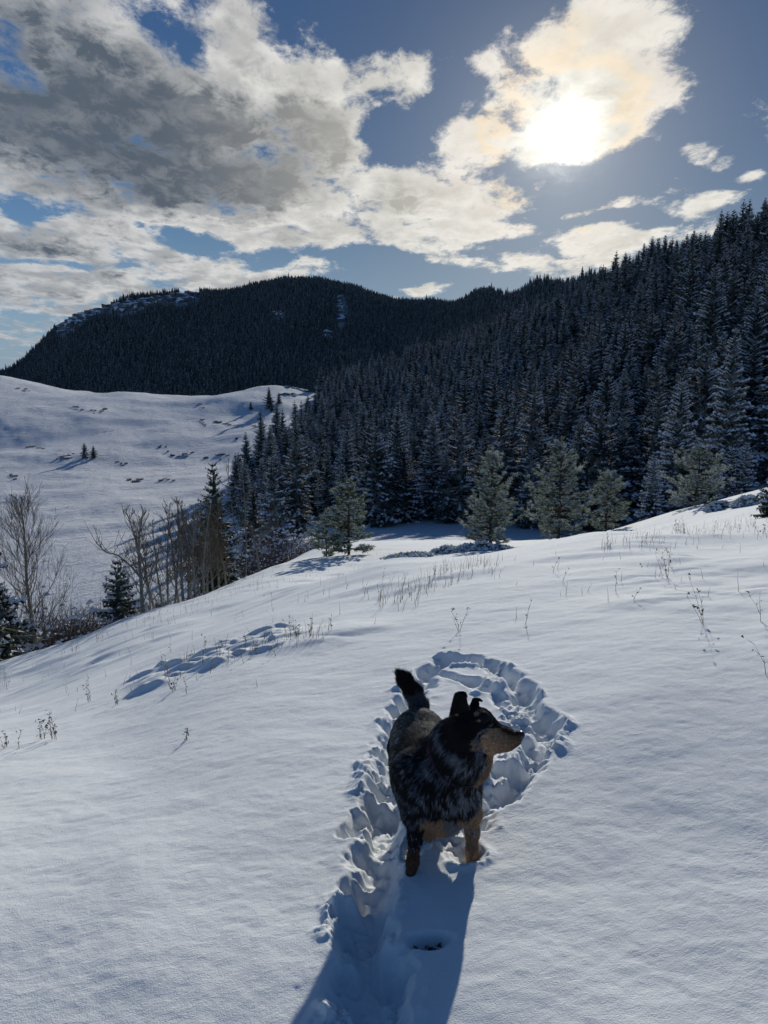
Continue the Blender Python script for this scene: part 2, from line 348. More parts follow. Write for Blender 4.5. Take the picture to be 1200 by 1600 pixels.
def tag(o, label=None, cat=None, group=None, kind=None):
    for k, v in (('label', label), ('category', cat), ('group', group), ('kind', kind)):
        if v: o[k] = v
    return o
def empty(name, loc=(0, 0, 0), rz=0, s=1.0):
    o = bpy.data.objects.new(name, None); COL.objects.link(o); o.location = loc; o.rotation_euler = (0, 0, rz); o.scale = (s, s, s); o.empty_display_size = .3
    return o
def copy_thing(o, loc, rz, sc, parent=None):
    c = o.copy(); COL.objects.link(c)
    if parent is None: c.location = loc; c.rotation_euler = (c.rotation_euler[0], c.rotation_euler[1], rz); c.scale = sc
    else: c.parent = parent
    for ch in o.children: copy_thing(ch, None, None, None, c)
    return c

# ------------------------------------------------------------------ materials
def material(name, build):
    m = bpy.data.materials.new(name); m.use_nodes = True; nt = m.node_tree
    b = nt.nodes['Principled BSDF']; build(nt, b); return m
def nd(nt, t, **k):
    o = nt.nodes.new(t)
    for a, v in k.items():
        if a in o.inputs: o.inputs[a].default_value = v
        else: setattr(o, a, v)
    return o
def ramp(nt, fac, stops):
    r = nt.nodes.new('ShaderNodeValToRGB'); e = r.color_ramp.elements
    while len(e) < len(stops): e.new(.5)
    for q, (p, c) in zip(e, stops): q.position = p; q.color = (*c, 1)
    nt.links.new(fac, r.inputs[0]); return r.outputs[0]
def noise_n(nt, vec, scale, detail=4, rough=.55):
    o = nt.nodes.new('ShaderNodeTexNoise'); o.inputs['Scale'].default_value = scale; o.inputs['Detail'].default_value = detail; o.inputs['Roughness'].default_value = rough
    nt.links.new(vec, o.inputs['Vector']); return o.outputs['Fac']

def snow_build(far):
    def f(nt, b):
        L = nt.links; pos = nd(nt, 'ShaderNodeNewGeometry').outputs['Position']
        mp = nd(nt, 'ShaderNodeMapping'); L.new(pos, mp.inputs[0]); mp.inputs['Scale'].default_value = (1, 1.0, 1); mp.inputs['Rotation'].default_value = (0, 0, R(-20))
        st = nd(nt, 'ShaderNodeMapping'); L.new(mp.outputs[0], st.inputs[0]); st.inputs['Scale'].default_value = (1.0, 1.7, 1)
        if far:
            n1 = noise_n(nt, st.outputs[0], .09, 8, .7); n2 = noise_n(nt, st.outputs[0], .35, 6, .75)
            mul = nd(nt, 'ShaderNodeMath', operation='MULTIPLY'); L.new(n1, mul.inputs[0]); L.new(n2, mul.inputs[1])
            L.new(ramp(nt, mul.outputs[0], [(0.0, (.8, .82, .85)), (.33, (.8, .82, .85)), (.39, (.42, .41, .40)), (.46, (.16, .15, .13))]), b.inputs['Base Color'])
            bp = nd(nt, 'ShaderNodeBump', Strength=.7, Distance=1.2); L.new(n2, bp.inputs['Height']); L.new(bp.outputs[0], b.inputs['Normal'])
        else:
            b.inputs['Base Color'].default_value = (.83, .86, .87, 1)
            a = noise_n(nt, st.outputs[0], 7, 4, .55); c = noise_n(nt, st.outputs[0], 48, 4, .6); g = noise_n(nt, pos, 230, 3, .75); big = noise_n(nt, pos, .9, 4, .6)
            def mod(lo, hi): return ramp(nt, big, [(.38, (lo,) * 3), (.62, (hi,) * 3)])
            b1 = nd(nt, 'ShaderNodeBump', Distance=.04); L.new(mod(.06, .22), b1.inputs['Strength']); L.new(a, b1.inputs['Height'])
            b2 = nd(nt, 'ShaderNodeBump', Distance=.010); L.new(mod(.36, .12), b2.inputs['Strength']); L.new(c, b2.inputs['Height']); L.new(b1.outputs[0], b2.inputs['Normal'])
            b3 = nd(nt, 'ShaderNodeBump', Distance=.003); L.new(mod(.6, 1.0), b3.inputs['Strength']); L.new(g, b3.inputs['Height']); L.new(b2.outputs[0], b3.inputs['Normal'])
            L.new(b3.outputs[0], b.inputs['Normal'])
        b.inputs['Roughness'].default_value = .85; b.inputs['Specular IOR Level'].default_value = .10
    return f
M_SNOW = material('snow_near', snow_build(False)); M_SNOWFAR = material('snow_far', snow_build(True))

def rock_build(nt, b):
    L = nt.links; g = nd(nt, 'ShaderNodeNewGeometry'); pos = g.outputs['Position']
    n1 = noise_n(nt, pos, .6, 8, .7); sp = nd(nt, 'ShaderNodeSeparateXYZ'); L.new(g.outputs['Normal'], sp.inputs[0])
    rk = ramp(nt, n1, [(.3, (.06, .06, .06)), (.7, (.20, .195, .19))])
    ad = nd(nt, 'ShaderNodeMath', operation='ADD'); L.new(sp.outputs[2], ad.inputs[0]); L.new(n1, ad.inputs[1])
    sn = ramp(nt, ad.outputs[0], [(.95, (0, 0, 0)), (1.15, (1, 1, 1))])
    mx = nd(nt, 'ShaderNodeMix', data_type='RGBA'); L.new(sn, mx.inputs[0]); L.new(rk, mx.inputs[6]); mx.inputs[7].default_value = (.8, .82, .85, 1)
    L.new(mx.outputs[2], b.inputs['Base Color']); b.inputs['Roughness'].default_value = .85
M_ROCK = material('snowy_rock', rock_build)

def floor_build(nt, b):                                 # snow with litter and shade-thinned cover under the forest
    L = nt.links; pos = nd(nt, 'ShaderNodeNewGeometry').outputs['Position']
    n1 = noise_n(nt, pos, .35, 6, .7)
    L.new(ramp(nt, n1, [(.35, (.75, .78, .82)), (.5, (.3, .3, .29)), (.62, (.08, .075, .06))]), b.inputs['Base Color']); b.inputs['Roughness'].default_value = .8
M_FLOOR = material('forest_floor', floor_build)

# ------------------------------------------------------------------ ground sheet
def forest_edge(phi):                                   # distance at which the forest starts, by azimuth
    return np.interp(phi, [-.28, -.245, -.225, -.17, 0, .2, .38, .5, .9], [330, 200, 82, 76, 73, 70, 62, 57, 55])
def build_ground():
    ph = np.r_[np.arange(-180, -50, 4.0), np.arange(-50, -32, 1.2), np.arange(-32, 32.01, .17), np.arange(33.2, 50, 1.2), np.arange(50, 180.1, 4.0)]
    ph[-1] = 180.0
    ph = np.radians(np.unique(ph)); rr = [.25]
    while rr[-1] < 9000:
        r = rr[-1]; rr.append(r * (1.05 if r < .9 else 1.0034 if r < 7 else 1.008 if r < 70 else 1.014 if r < 450 else 1.08))
    rr = np.array(rr); PH, RR = np.meshgrid(ph, rr)
    X, Y = RR * np.sin(PH), RR * np.cos(PH)
    Z = ground(X, Y)
    far = sstep(480, 900, RR.ravel()); Z = Z * (1 - far) - 45 * far
    V = np.c_[X.ravel(), Y.ravel(), Z]
    nc, nr = len(ph), len(rr)
    i = np.arange(nr - 1)[:, None] * nc + np.arange(nc - 1)[None]
    Fq = np.stack([i, i + 1, i + nc + 1, i + nc], -1)[..., ::1].reshape(-1, 4)[:, ::-1]
    rc = RR[:-1, :-1].ravel(); pc = PH[:-1, :-1].ravel()
    fe = forest_edge(pc)
    cls = np.where((rc > fe) & (pc > -.26) & (rc < 900) & (np.abs(pc) < 1.2), 2, np.where(rc > 50, 1, 0))
    names = [('snow_ground', M_SNOW), ('snowy_hill', M_SNOWFAR), ('forested_hill', M_SNOWFAR)]
    for k, (nm, mt) in enumerate(names):
        f = Fq[cls == k]; used, inv = np.unique(f.ravel(), return_inverse=True)
        tag(mesh(nm, V[used], inv.reshape(-1, 4), mt, smooth=True), kind='structure')
build_ground()

# ------------------------------------------------------------------ far mountain
def mountain_pts():
    P = []
    rid = [(-260, 625, 1000), (-120, 606, 1080), (0, 578, 1150), (40, 562, 1160), (85, 512, 1180), (120, 497, 1190), (200, 465, 1220), (300, 457, 1250), (400, 446, 1290), (445, 438, 1300), (500, 443, 1310), (560, 456, 1300), (640, 474, 1260), (675, 474, 1200), (750, 462, 1020), (850, 448, 800), (930, 435, 680), (1000, 420, 600), (1100, 405, 560), (1300, 380, 540)]
    for px, py, Rr in rid:
        top = W(px, py, Rr); P.append(tuple(top))
        b = W(px, 650, Rr * .5); P.append((b[0], b[1], -35))
        for t, e in ((.25, .12), (.55, .45), (.8, .78)):
            Y = Rr * (.5 + .5 * t); X = top[0] / Rr * Y; P.append((X, Y, -35 + (top[2] + 35) * e))
        P.append((top[0] * 1.12, Rr * 1.12, top[2] - 12)); P.append((top[0] * 1.5, Rr * 1.5, top[2] * .4 - 20))
    return P
MT = Surf(mountain_pts(), 50.0, 3.0)
def mountain_z(x, y):
    x = np.asarray(x, float).ravel(); y = np.asarray(y, float).ravel(); r = np.hypot(x, y)
    d = fbm(x * .006, y * .0035, 4, 71)
    return MT(x, y) + (8 + 22 * sstep(.10, -.04, np.arctan2(x, y))) * np.asarray(d).ravel() * sstep(600, 900, np.asarray(r).ravel()) * (1 - .75 * sstep(900, 1200, np.asarray(r).ravel())) + 3 * fbm(np.asarray(x).ravel() * .03, np.asarray(y).ravel() * .03, 3, 75)
def build_mountain():
    ph = np.radians(np.arange(-46, 34.1, .22)); rr = 420 * 1.0105 ** np.arange(0, 165)
    PH, RR = np.meshgrid(ph, rr); X, Y = RR * np.sin(PH), RR * np.cos(PH); Z = mountain_z(X, Y)
    edge = np.ones_like(RR); edge[0] = edge[-1] = 0; edge[:, 0] = edge[:, -1] = 0
    Z = Z * edge.ravel() - 70 * (1 - edge.ravel())
    nc, nr = len(ph), len(rr); i = np.arange(nr - 1)[:, None] * nc + np.arange(nc - 1)[None]
    Fq = np.stack([i + nc, i + nc + 1, i + 1, i], -1).reshape(-1, 4)
    tag(mesh('mountain', np.c_[X.ravel(), Y.ravel(), Z], Fq, M_FLOOR, smooth=True), kind='structure')
build_mountain()
# ------------------------------------------------------------------ plant materials
def see_through(nt, b, colour, share):                   # thin leaves and loose snow let some light through
    t = nd(nt, 'ShaderNodeBsdfTranslucent'); mx = nd(nt, 'ShaderNodeMixShader'); mx.inputs[0].default_value = share; L = nt.links
    if isinstance(colour, tuple): t.inputs['Color'].default_value = (*colour, 1)
    else: L.new(colour, t.inputs['Color'])
    L.new(b.outputs[0], mx.inputs[1]); L.new(t.outputs[0], mx.inputs[2]); L.new(mx.outputs[0], nt.nodes['Material Output'].inputs[0])
def needle_build(dark, light, frost, thin=0.0):
    def f(nt, b):
        L = nt.links; pos = nd(nt, 'ShaderNodeNewGeometry').outputs['Position']; oi = nd(nt, 'ShaderNodeObjectInfo')
        n1 = noise_n(nt, pos, 2.2, 4, .7)
        c = ramp(nt, n1, [(.3, dark), (.7, light)])
        fz = ramp(nt, noise_n(nt, pos, 1.1, 5, .75), [(.42, (0, 0, 0)), (.68, (frost,) * 3)])
        mu = nd(nt, 'ShaderNodeMath', operation='MULTIPLY_ADD'); L.new(oi.outputs['Random'], mu.inputs[0]); mu.inputs[1].default_value = 1.1; mu.inputs[2].default_value = .45
        m2 = nd(nt, 'ShaderNodeMath', operation='MULTIPLY'); L.new(fz, m2.inputs[0]); L.new(mu.outputs[0], m2.inputs[1])
        mx = nd(nt, 'ShaderNodeMix', data_type='RGBA'); L.new(m2.outputs[0], mx.inputs[0]); L.new(c, mx.inputs[6]); mx.inputs[7].default_value = (.62, .66, .70, 1)
        L.new(mx.outputs[2], b.inputs['Base Color']); b.inputs['Roughness'].default_value = .8; b.inputs['Specular IOR Level'].default_value = .15
        if thin: see_through(nt, b, mx.outputs[2], thin)
    return f
M_NEEDLE = material('spruce_needles', needle_build((.010, .020, .016), (.03, .045, .03), .42))
M_PINE = material('pine_needles', needle_build((.05, .08, .04), (.17, .22, .12), .6, .4))
M_BARE = material('bare_green_needles', needle_build((.018, .03, .016), (.05, .065, .035), .12))
def plain(col, rough=.85, var=.3, sc=6.0):
    def f(nt, b):
        L = nt.links; tc = nd(nt, 'ShaderNodeTexCoord').outputs['Object']
        n1 = noise_n(nt, tc, sc, 5, .65)
        L.new(ramp(nt, n1, [(.3, tuple(c * (1 - var) for c in col)), (.7, tuple(min(1, c * (1 + var)) for c in col))]), b.inputs['Base Color'])
        b.inputs['Roughness'].default_value = rough; b.inputs['Specular IOR Level'].default_value = .1
    return f
M_CLUMP = material('snow_on_boughs', plain((.68, .71, .76), .9, .1))
M_TUFT = material('snow_on_tufts', lambda nt, b: (plain((.72, .74, .77), .9, .08)(nt, b), see_through(nt, b, (.75, .76, .76), .4)))
M_BARK = material('spruce_bark', plain((.07, .055, .045)))
M_ASPEN = material('aspen_bark', plain((.2, .19, .165), .8, .5, 9))
M_TWIG = material('twig_bark', plain((.13, .11, .085)))
M_WILLOW = material('willow_stems', plain((.11, .085, .07), .8, .4))
M_STRAW = material('dry_straw', plain((.34, .28, .2), .9, .4, 30))
M_WEED = material('dead_weed', plain((.11, .085, .06), .9, .4, 30))

class Geo:
    """collects triangles with a material index"""
    def __init__(s): s.v = []; s.f = []; s.m = []; s.n = 0
    def tris(s, P, mi):                                 # P: (k,3,3)
        P = np.asarray(P, float); k = len(P); s.v.append(P.reshape(-1, 3)); s.f.append(np.arange(s.n, s.n + 3 * k).reshape(-1, 3)); s.m.append(np.full(k, mi)); s.n += 3 * k
    def raw(s, V, F, mi):
        V = np.asarray(V, float); F = np.asarray(F); s.v.append(V); s.f.append(F + s.n); s.m.append(np.full(len(F), mi)); s.n += len(V)
    def build(s, name, mats, parent=None, smooth=False):
        return mesh(name, np.concatenate(s.v), np.concatenate(s.f), mats, parent, smooth, np.concatenate(s.m))

def tube(g, pts, rads, sides, mi):
    pts = np.asarray(pts, float); k = len(pts); V = []
    for i in range(k):
        t = pts[min(i + 1, k - 1)] - pts[max(i - 1, 0)]; t = t / (np.linalg.norm(t) + 1e-9)
        a = np.cross(t, (0, 0, 1) if abs(t[2]) < .9 else (1, 0, 0)); a /= np.linalg.norm(a); b = np.cross(t, a)
        for j in range(sides):
            q = 2 * math.pi * j / sides; V.append(pts[i] + rads[i] * (a * math.cos(q) + b * math.sin(q)))
    F = []
    for i in range(k - 1):
        for j in range(sides):
            a0, a1 = i * sides + j, i * sides + (j + 1) % sides; F += [(a0, a1, a1 + sides), (a0, a1 + sides, a0 + sides)]
    g.raw(V, F, mi)

def spruce_crown(seed, h, rad, levels, per, twigs, snow, base=.05, skirt=1.0, ragged=.2):
    """boughs in whorls: each a drooping frond with side twigs, hanging needles and a lumpy strip of snow on top"""
    rg = np.random.default_rng(seed); g = Geo(); T = []; SN = []
    for li in range(levels):
        t = (li + rg.uniform(-.3, .3)) / levels; t = min(max(t, 0), 1); z0 = h * (base + (1 - base) * min(1, max(0, t + rg.normal(0, .006))) ** .93)
        Lm = rad * (1 - t) ** .82 * (1 if t > .12 else .72 + 2.3 * t) * skirt
        nb = max(4, int(per * (1 - .45 * t))); off = rg.uniform(0, 6.28)
        for b in range(nb):
            if rg.random() < .07: continue
            az = off + 6.283 * (b + rg.uniform(-.35, .35)) / nb; Lb = Lm * rg.uniform(1 - 1.6 * ragged, 1 + ragged) + .12
            d = np.array([math.cos(az), math.sin(az), 0]); s = np.array([-d[1], d[0], 0]); up = np.array([0, 0, 1.])
            dr = (.36 * (1 - t) + .02) * rg.uniform(.6, 1.3); zb = z0 + rg.uniform(-.12, .12) * h / 12
            jit_ = rg.normal(0, .016) * h * (1 - t)
            def pt(q): return d * (Lb * q) + up * (zb + jit_ + Lb * (.26 * t * q + .1 * q - dr * q * q * 1.25 + .22 * q ** 3))
            c = [pt(q) for q in (0.02, .35, .7, 1.0)]; w = [.05 * Lb, .13 * Lb, .1 * Lb, .01]
            for i in range(3):
                a, bb = c[i], c[i + 1]; wa, wb = w[i], w[i + 1]; dz = np.array([0, 0, -.25])
                T += [(a, a + s * wa + dz * wa, bb + s * wb + dz * wb), (a, bb + s * wb + dz * wb, bb), (a, bb - s * wb + dz * wb, a - s * wa + dz * wa), (a, bb, bb - s * wb + dz * wb)]
            for k in range(twigs):
                q = .15 + .8 * (k + rg.uniform(0, .9)) / twigs; sd = 1 if k % 2 else -1; p0 = pt(q)
                tl = Lb * (.44 * (1 - q) + .16) * rg.uniform(.7, 1.25); dd = d * .62 + s * sd * .72 + up * rg.uniform(-.42, -.02); pp = np.cross(dd, up) * .12
                T.append((p0 + pp * tl, p0 - pp * tl, p0 + dd * tl))
                e = p0 + dd * tl * .55; T.append((p0 - d * .04 * Lb, e, p0 * .5 + e * .5 + np.array([0, 0, -.18 * tl - .05]) + rg.normal(0, .02, 3)))
                if rg.random() < snow * .6:
                    z = np.array([0, 0, .03 + .012 * h / 10]); ww = np.cross(dd, up) * .17 * tl
                    SN.append((p0 + z + ww, p0 + z - ww * .9, p0 + dd * tl * rg.uniform(.6, .95) + z))
            if rg.random() < snow:
                for q in np.arange(.25, .98, .17):
                    if rg.random() < .25: continue
                    p = pt(q) + up * (.035 + .01 * h / 10); ww = Lb * .085 * rg.uniform(.6, 1.4) + .015; ll = Lb * .1 + .02; tp = p + up * ww * .75
                    e = [p + d * ll, p + s * ww - up * ww * .5, p - d * ll, p - s * ww - up * ww * .5]
                    SN += [(e[i], e[(i + 1) % 4], tp) for i in range(4)]
    g.tris(T, 0)
    if SN: g.tris(SN, 1)
    # dark inner mass so the trunk does not show as daylight
    k = 9; V = []; F = []
    for i in range(7):
        t = i / 6; rr = rad * .42 * (1 - t) ** .9
        for j in range(k):
            q = 6.283 * j / k; r2 = rr * rg.uniform(.5, 1.2); V.append((r2 * math.cos(q), r2 * math.sin(q), h * (base + .04 + (.9 - base) * t) + rg.uniform(-.1, .1)))
    for i in range(6):
        for j in range(k):
            a, b2 = i * k + j, i * k + (j + 1) % k; F += [(a, b2, b2 + k), (a, b2 + k, a + k)]
    g.raw(V, F, 0)
    return g

def make_spruce(name, label, cat, group, seed, h, rad, levels=40, per=10, twigs=8, snow=.75, mat=None, base=.04, ragged=.2):
    e = empty(name); tag(e, label, cat, group)
    spruce_crown(seed, h, rad, levels, per, twigs, snow, base, 1.0, ragged).build('crown', [mat or M_NEEDLE, M_CLUMP], e)
    t = Geo(); tube(t, [(0, 0, -.6), (0, 0, h * .3), (0, 0, h * .7), (0, 0, h * .99)], [h * .018, h * .013, h * .007, .01], 7, 0); t.build('trunk', M_BARK, e)
    return e

def make_pine(name, label, cat, group, seed, h, rad, lean=0, snow=.9):
    """open young pine: upswept branches ending in brushes of long needles, frost on the brushes"""
    rg = np.random.default_rng(seed); e = empty(name); tag(e, label, cat, group)
    g = Geo(); wd = Geo(); T = []; SN = []; up = np.array([0, 0, 1.])
    def brush(p, dr, sz):
        dr = dr / np.linalg.norm(dr)
        nrm = rg.normal(size=(20, 3)); nrm /= np.linalg.norm(nrm, axis=1)[:, None]
        dd = nrm * .8 + dr * .75 + up * .12; dd /= np.linalg.norm(dd, axis=1)[:, None]
        st = p + dr * rg.uniform(-.5, .35, (20, 1)) * sz; ln = sz * rg.uniform(.75, 1.15, (20, 1))
        sd = np.cross(dd, rg.normal(size=(20, 3))); sd /= np.linalg.norm(sd, axis=1)[:, None]; sd *= sz * .085
        for i in range(20): T.append((st[i] + sd[i], st[i] - sd[i], st[i] + dd[i] * ln[i]))
        if rg.random() < snow:
            c = p + up * sz * .34 + dr * sz * .1; w = sz * rg.uniform(.35, .62); k = 5; q0 = rg.uniform(0, 6)
            ring = [c + np.array([w * math.cos(q0 + 6.283 * j / k) * rg.uniform(.7, 1.2), w * math.sin(q0 + 6.283 * j / k) * rg.uniform(.7, 1.2), -w * .3]) for j in range(k)]
            for j in range(k): SN.append((ring[j], ring[(j + 1) % k], c + up * w * .35))
    lv = int(h * 4.0)
    for li in range(lv):
        t = (li + rg.uniform(-.2, .2)) / lv; t = max(t, 0); z0 = h * (.07 + .9 * t); Lm = rad * (1 - t) ** .75 * (1 if t > .18 else .75 + 1.4 * t)
        for b in range(int(rg.integers(5, 8))):
            az = rg.uniform(0, 6.283); Lb = Lm * rg.choice([.55, .8, 1.0, 1.3], p=[.2, .35, .3, .15]) * rg.uniform(.85, 1.12) + .1; d = np.array([math.cos(az), math.sin(az), 0]); s = np.array([-d[1], d[0], 0])
            rise = rg.uniform(.1, .42) + .5 * t
            def pt(q): return d * Lb * q * (1 - .12 * q) + up * (z0 + Lb * (-.12 * q + rise * q * q)) + s * 0
            tube(wd, [pt(0), pt(.5), pt(1)], [.012 + .012 * Lb, .01 + .006 * Lb, .006], 4, 0)
            nbr = max(3, int(Lb * 8.5))
            for k in range(nbr):
                q = 1 - .72 * (k / nbr) + rg.uniform(-.04, .02); sd = rg.uniform(-1, 1); ww = .36 * Lb * (1.1 - q) + .07
                p = pt(q) + s * sd * ww + up * rg.uniform(-.05, .08)
                brush(p, d * .7 + up * (.35 + rise) + s * sd * .5, .15 * rg.uniform(.8, 1.25))
    for k in range(5): brush(np.array([0, 0, h * (1 - .035 * k)]), up, .15)
    g.tris(T, 0); g.tris(SN, 1)
    g.build('crown', [M_PINE, M_TUFT], e); 
    tube(wd, [(0, 0, -.5), (lean * .3, 0, h * .35), (lean * .6, 0, h * .7), (0, 0, h)], [h * .022, h * .017, h * .009, .008], 7, 0)
    wd.build('trunk', M_BARK, e)
    return e

def make_bare(name, label, cat, group, seed, h, spread=.5, lean=0.0, fork=.45, density=1.0, trunk_r=None, curve=0.0, bark=None):
    """leafless tree: trunk, limbs arching up and out, several orders of twigs"""
    rg = np.random.default_rng(seed); e = empty(name); tag(e, label, cat, group); tr = Geo(); li = Geo()
    up = np.array([0, 0, 1.]); r0 = trunk_r or h * .013
    def grow(p, d, ln, r, order, g):
        n = 4 if order < 2 else 3; pts = [p]; rs = [r]; dd = d / np.linalg.norm(d)
        for i in range(n):
            dd = dd + rg.normal(0, .085 + .03 * order, 3) + up * (.10 if order else .03); dd /= np.linalg.norm(dd)
            pts.append(pts[-1] + dd * ln / n); rs.append(max(r * (1 - .75 * (i + 1) / n), .0036))
        tube(g, pts, rs, 6 if order == 0 else 4 if order == 1 else 3, 0 if order < 2 else 1)
        return pts, rs, dd
    # trunk
    n = 9; pts = [np.array([0, 0, -.6])]; d = np.array([lean, rg.normal(0, .03), 1.0])
    for i in range(n):
        d = d + rg.normal(0, .05, 3) * (1 if i > 1 else .2); d[0] -= lean * .12 * i * .3; d[2] = 1; pts.append(pts[-1] + d / np.linalg.norm(d) * ((h + .6) * .93 / n) + np.array([curve * .02 * i, 0, 0]))
    rs = [r0 * (1.15 - i / n * 1.02) + .006 for i in range(n + 1)]; tube(tr, pts, rs, 7, 0)
    P = np.array(pts)
    nb = int(38 * density)
    for b in range(nb):
        t = fork * .6 + (1 - fork * .6) * ((b + rg.uniform(0, 1)) / nb) ** .9; q = t * n; i = min(int(q), n - 1); p = P[i] + (P[i + 1] - P[i]) * (q - i)
        az = b * 2.4 + rg.uniform(-.5, .5); o = np.array([math.cos(az), math.sin(az) * .9, 0]); L1 = h * spread * (1.02 - t) ** .6 * rg.uniform(.5, 1.15)
        pp, rr, dd = grow(p, o * rg.uniform(.6, 1.0) + up * rg.uniform(.55, 1.15), L1, r0 * (1.05 - t) * .34 + .005, 1, li)
        for k in range(int(7 * density) + 1):
            q = rg.uniform(.25, 1) * 3.99; i2 = min(int(q), 3); p2 = pp[i2] + (pp[i2 + 1] - pp[i2]) * (q - i2)
            d2 = (pp[i2 + 1] - pp[i2]); d2 = d2 / np.linalg.norm(d2) + rg.normal(0, .38, 3) + up * .4
            p3, r3, dd3 = grow(p2, d2, L1 * rg.uniform(.35, .7), .0062, 2, li)
            for m in range(int(3 * density) + 1):
                j = int(rg.integers(1, 4)); d4 = p3[j] - p3[j - 1]; d4 = d4 / np.linalg.norm(d4) + rg.normal(0, .38, 3) + up * .4
                grow(p3[j], d4, L1 * rg.uniform(.18, .4), .0042, 3, li)
    tr.build('trunk', bark or M_ASPEN, e); li.build('limbs', [bark or M_ASPEN, M_TWIG], e)
    return e

def make_bush(name, label, cat, group, seed, h, rad, stems=110, mat=None, snow=0.0, thick=.009):
    rg = np.random.default_rng(seed); g = Geo(); T = []; SN = []
    for i in range(stems):
        a = rg.uniform(0, 6.283); r = rad * math.sqrt(rg.random()) * .55; p = np.array([r * math.cos(a), r * math.sin(a), -.15])
        d = np.array([math.cos(a) * rg.uniform(.1, .7), math.sin(a) * rg.uniform(.1, .7), 1.0]); ln = h * rg.uniform(.55, 1.05)
        for k in range(3):
            q = p + d / np.linalg.norm(d) * ln / 3; s = np.cross(d, rg.normal(size=3)); s = s / np.linalg.norm(s) * thick * (1 - k * .25)
            T += [(p - s, p + s, q + s * .7), (p - s, q + s * .7, q - s * .7)]
            for m in range(2):
                d2 = d + rg.normal(0, .45, 3); e = q + d2 / np.linalg.norm(d2) * ln * rg.uniform(.12, .3); T.append((q - s * .6, q + s * .6, e))
                if rg.random() < snow:
                    w = .05 * rg.uniform(.6, 1.6); c = q * .5 + e * .5; SN += [(c + np.array([w, 0, 0]), c + np.array([-w * .5, w, 0]), c + np.array([0, 0, w * .8])), (c + np.array([-w * .5, w, 0]), c + np.array([-w * .5, -w, 0]), c + np.array([0, 0, w * .8])), (c + np.array([-w * .5, -w, 0]), c + np.array([w, 0, 0]), c + np.array([0, 0, w * .8]))]
            d = d + rg.normal(0, .16, 3); p = q
    g.tris(T, 0)
    if SN: g.tris(SN, 1)
    o = g.build(name, [mat or M_WILLOW, M_CLUMP]); tag(o, label, cat, group); return o

# ------------------------------------------------------------------ placing
def gz(x, y): return float(ground([x], [y])[0])
def on_row(px, Y):                                       # a place on the ground at photo column px and distance Y
    x = (px - 600) / F_PX * Y
    for _ in range(3):
        z = gz(x, Y); zc = Y * CP - (z - EYE) * SP; x = (px - 600) / F_PX * zc
    return x, Y, gz(x, Y)
def height_for(px, py_top, Y):                           # height that brings a tree at that place up to photo row py_top
    x, y, z = on_row(px, Y); return W(px, py_top, Y)[2] - z
def put(o, px, Y, ang=0.0, sink=0.0):
    x, y, z = on_row(px, Y); o.location = (x, y, z - sink); o.rotation_euler = (0, 0, ang); return o

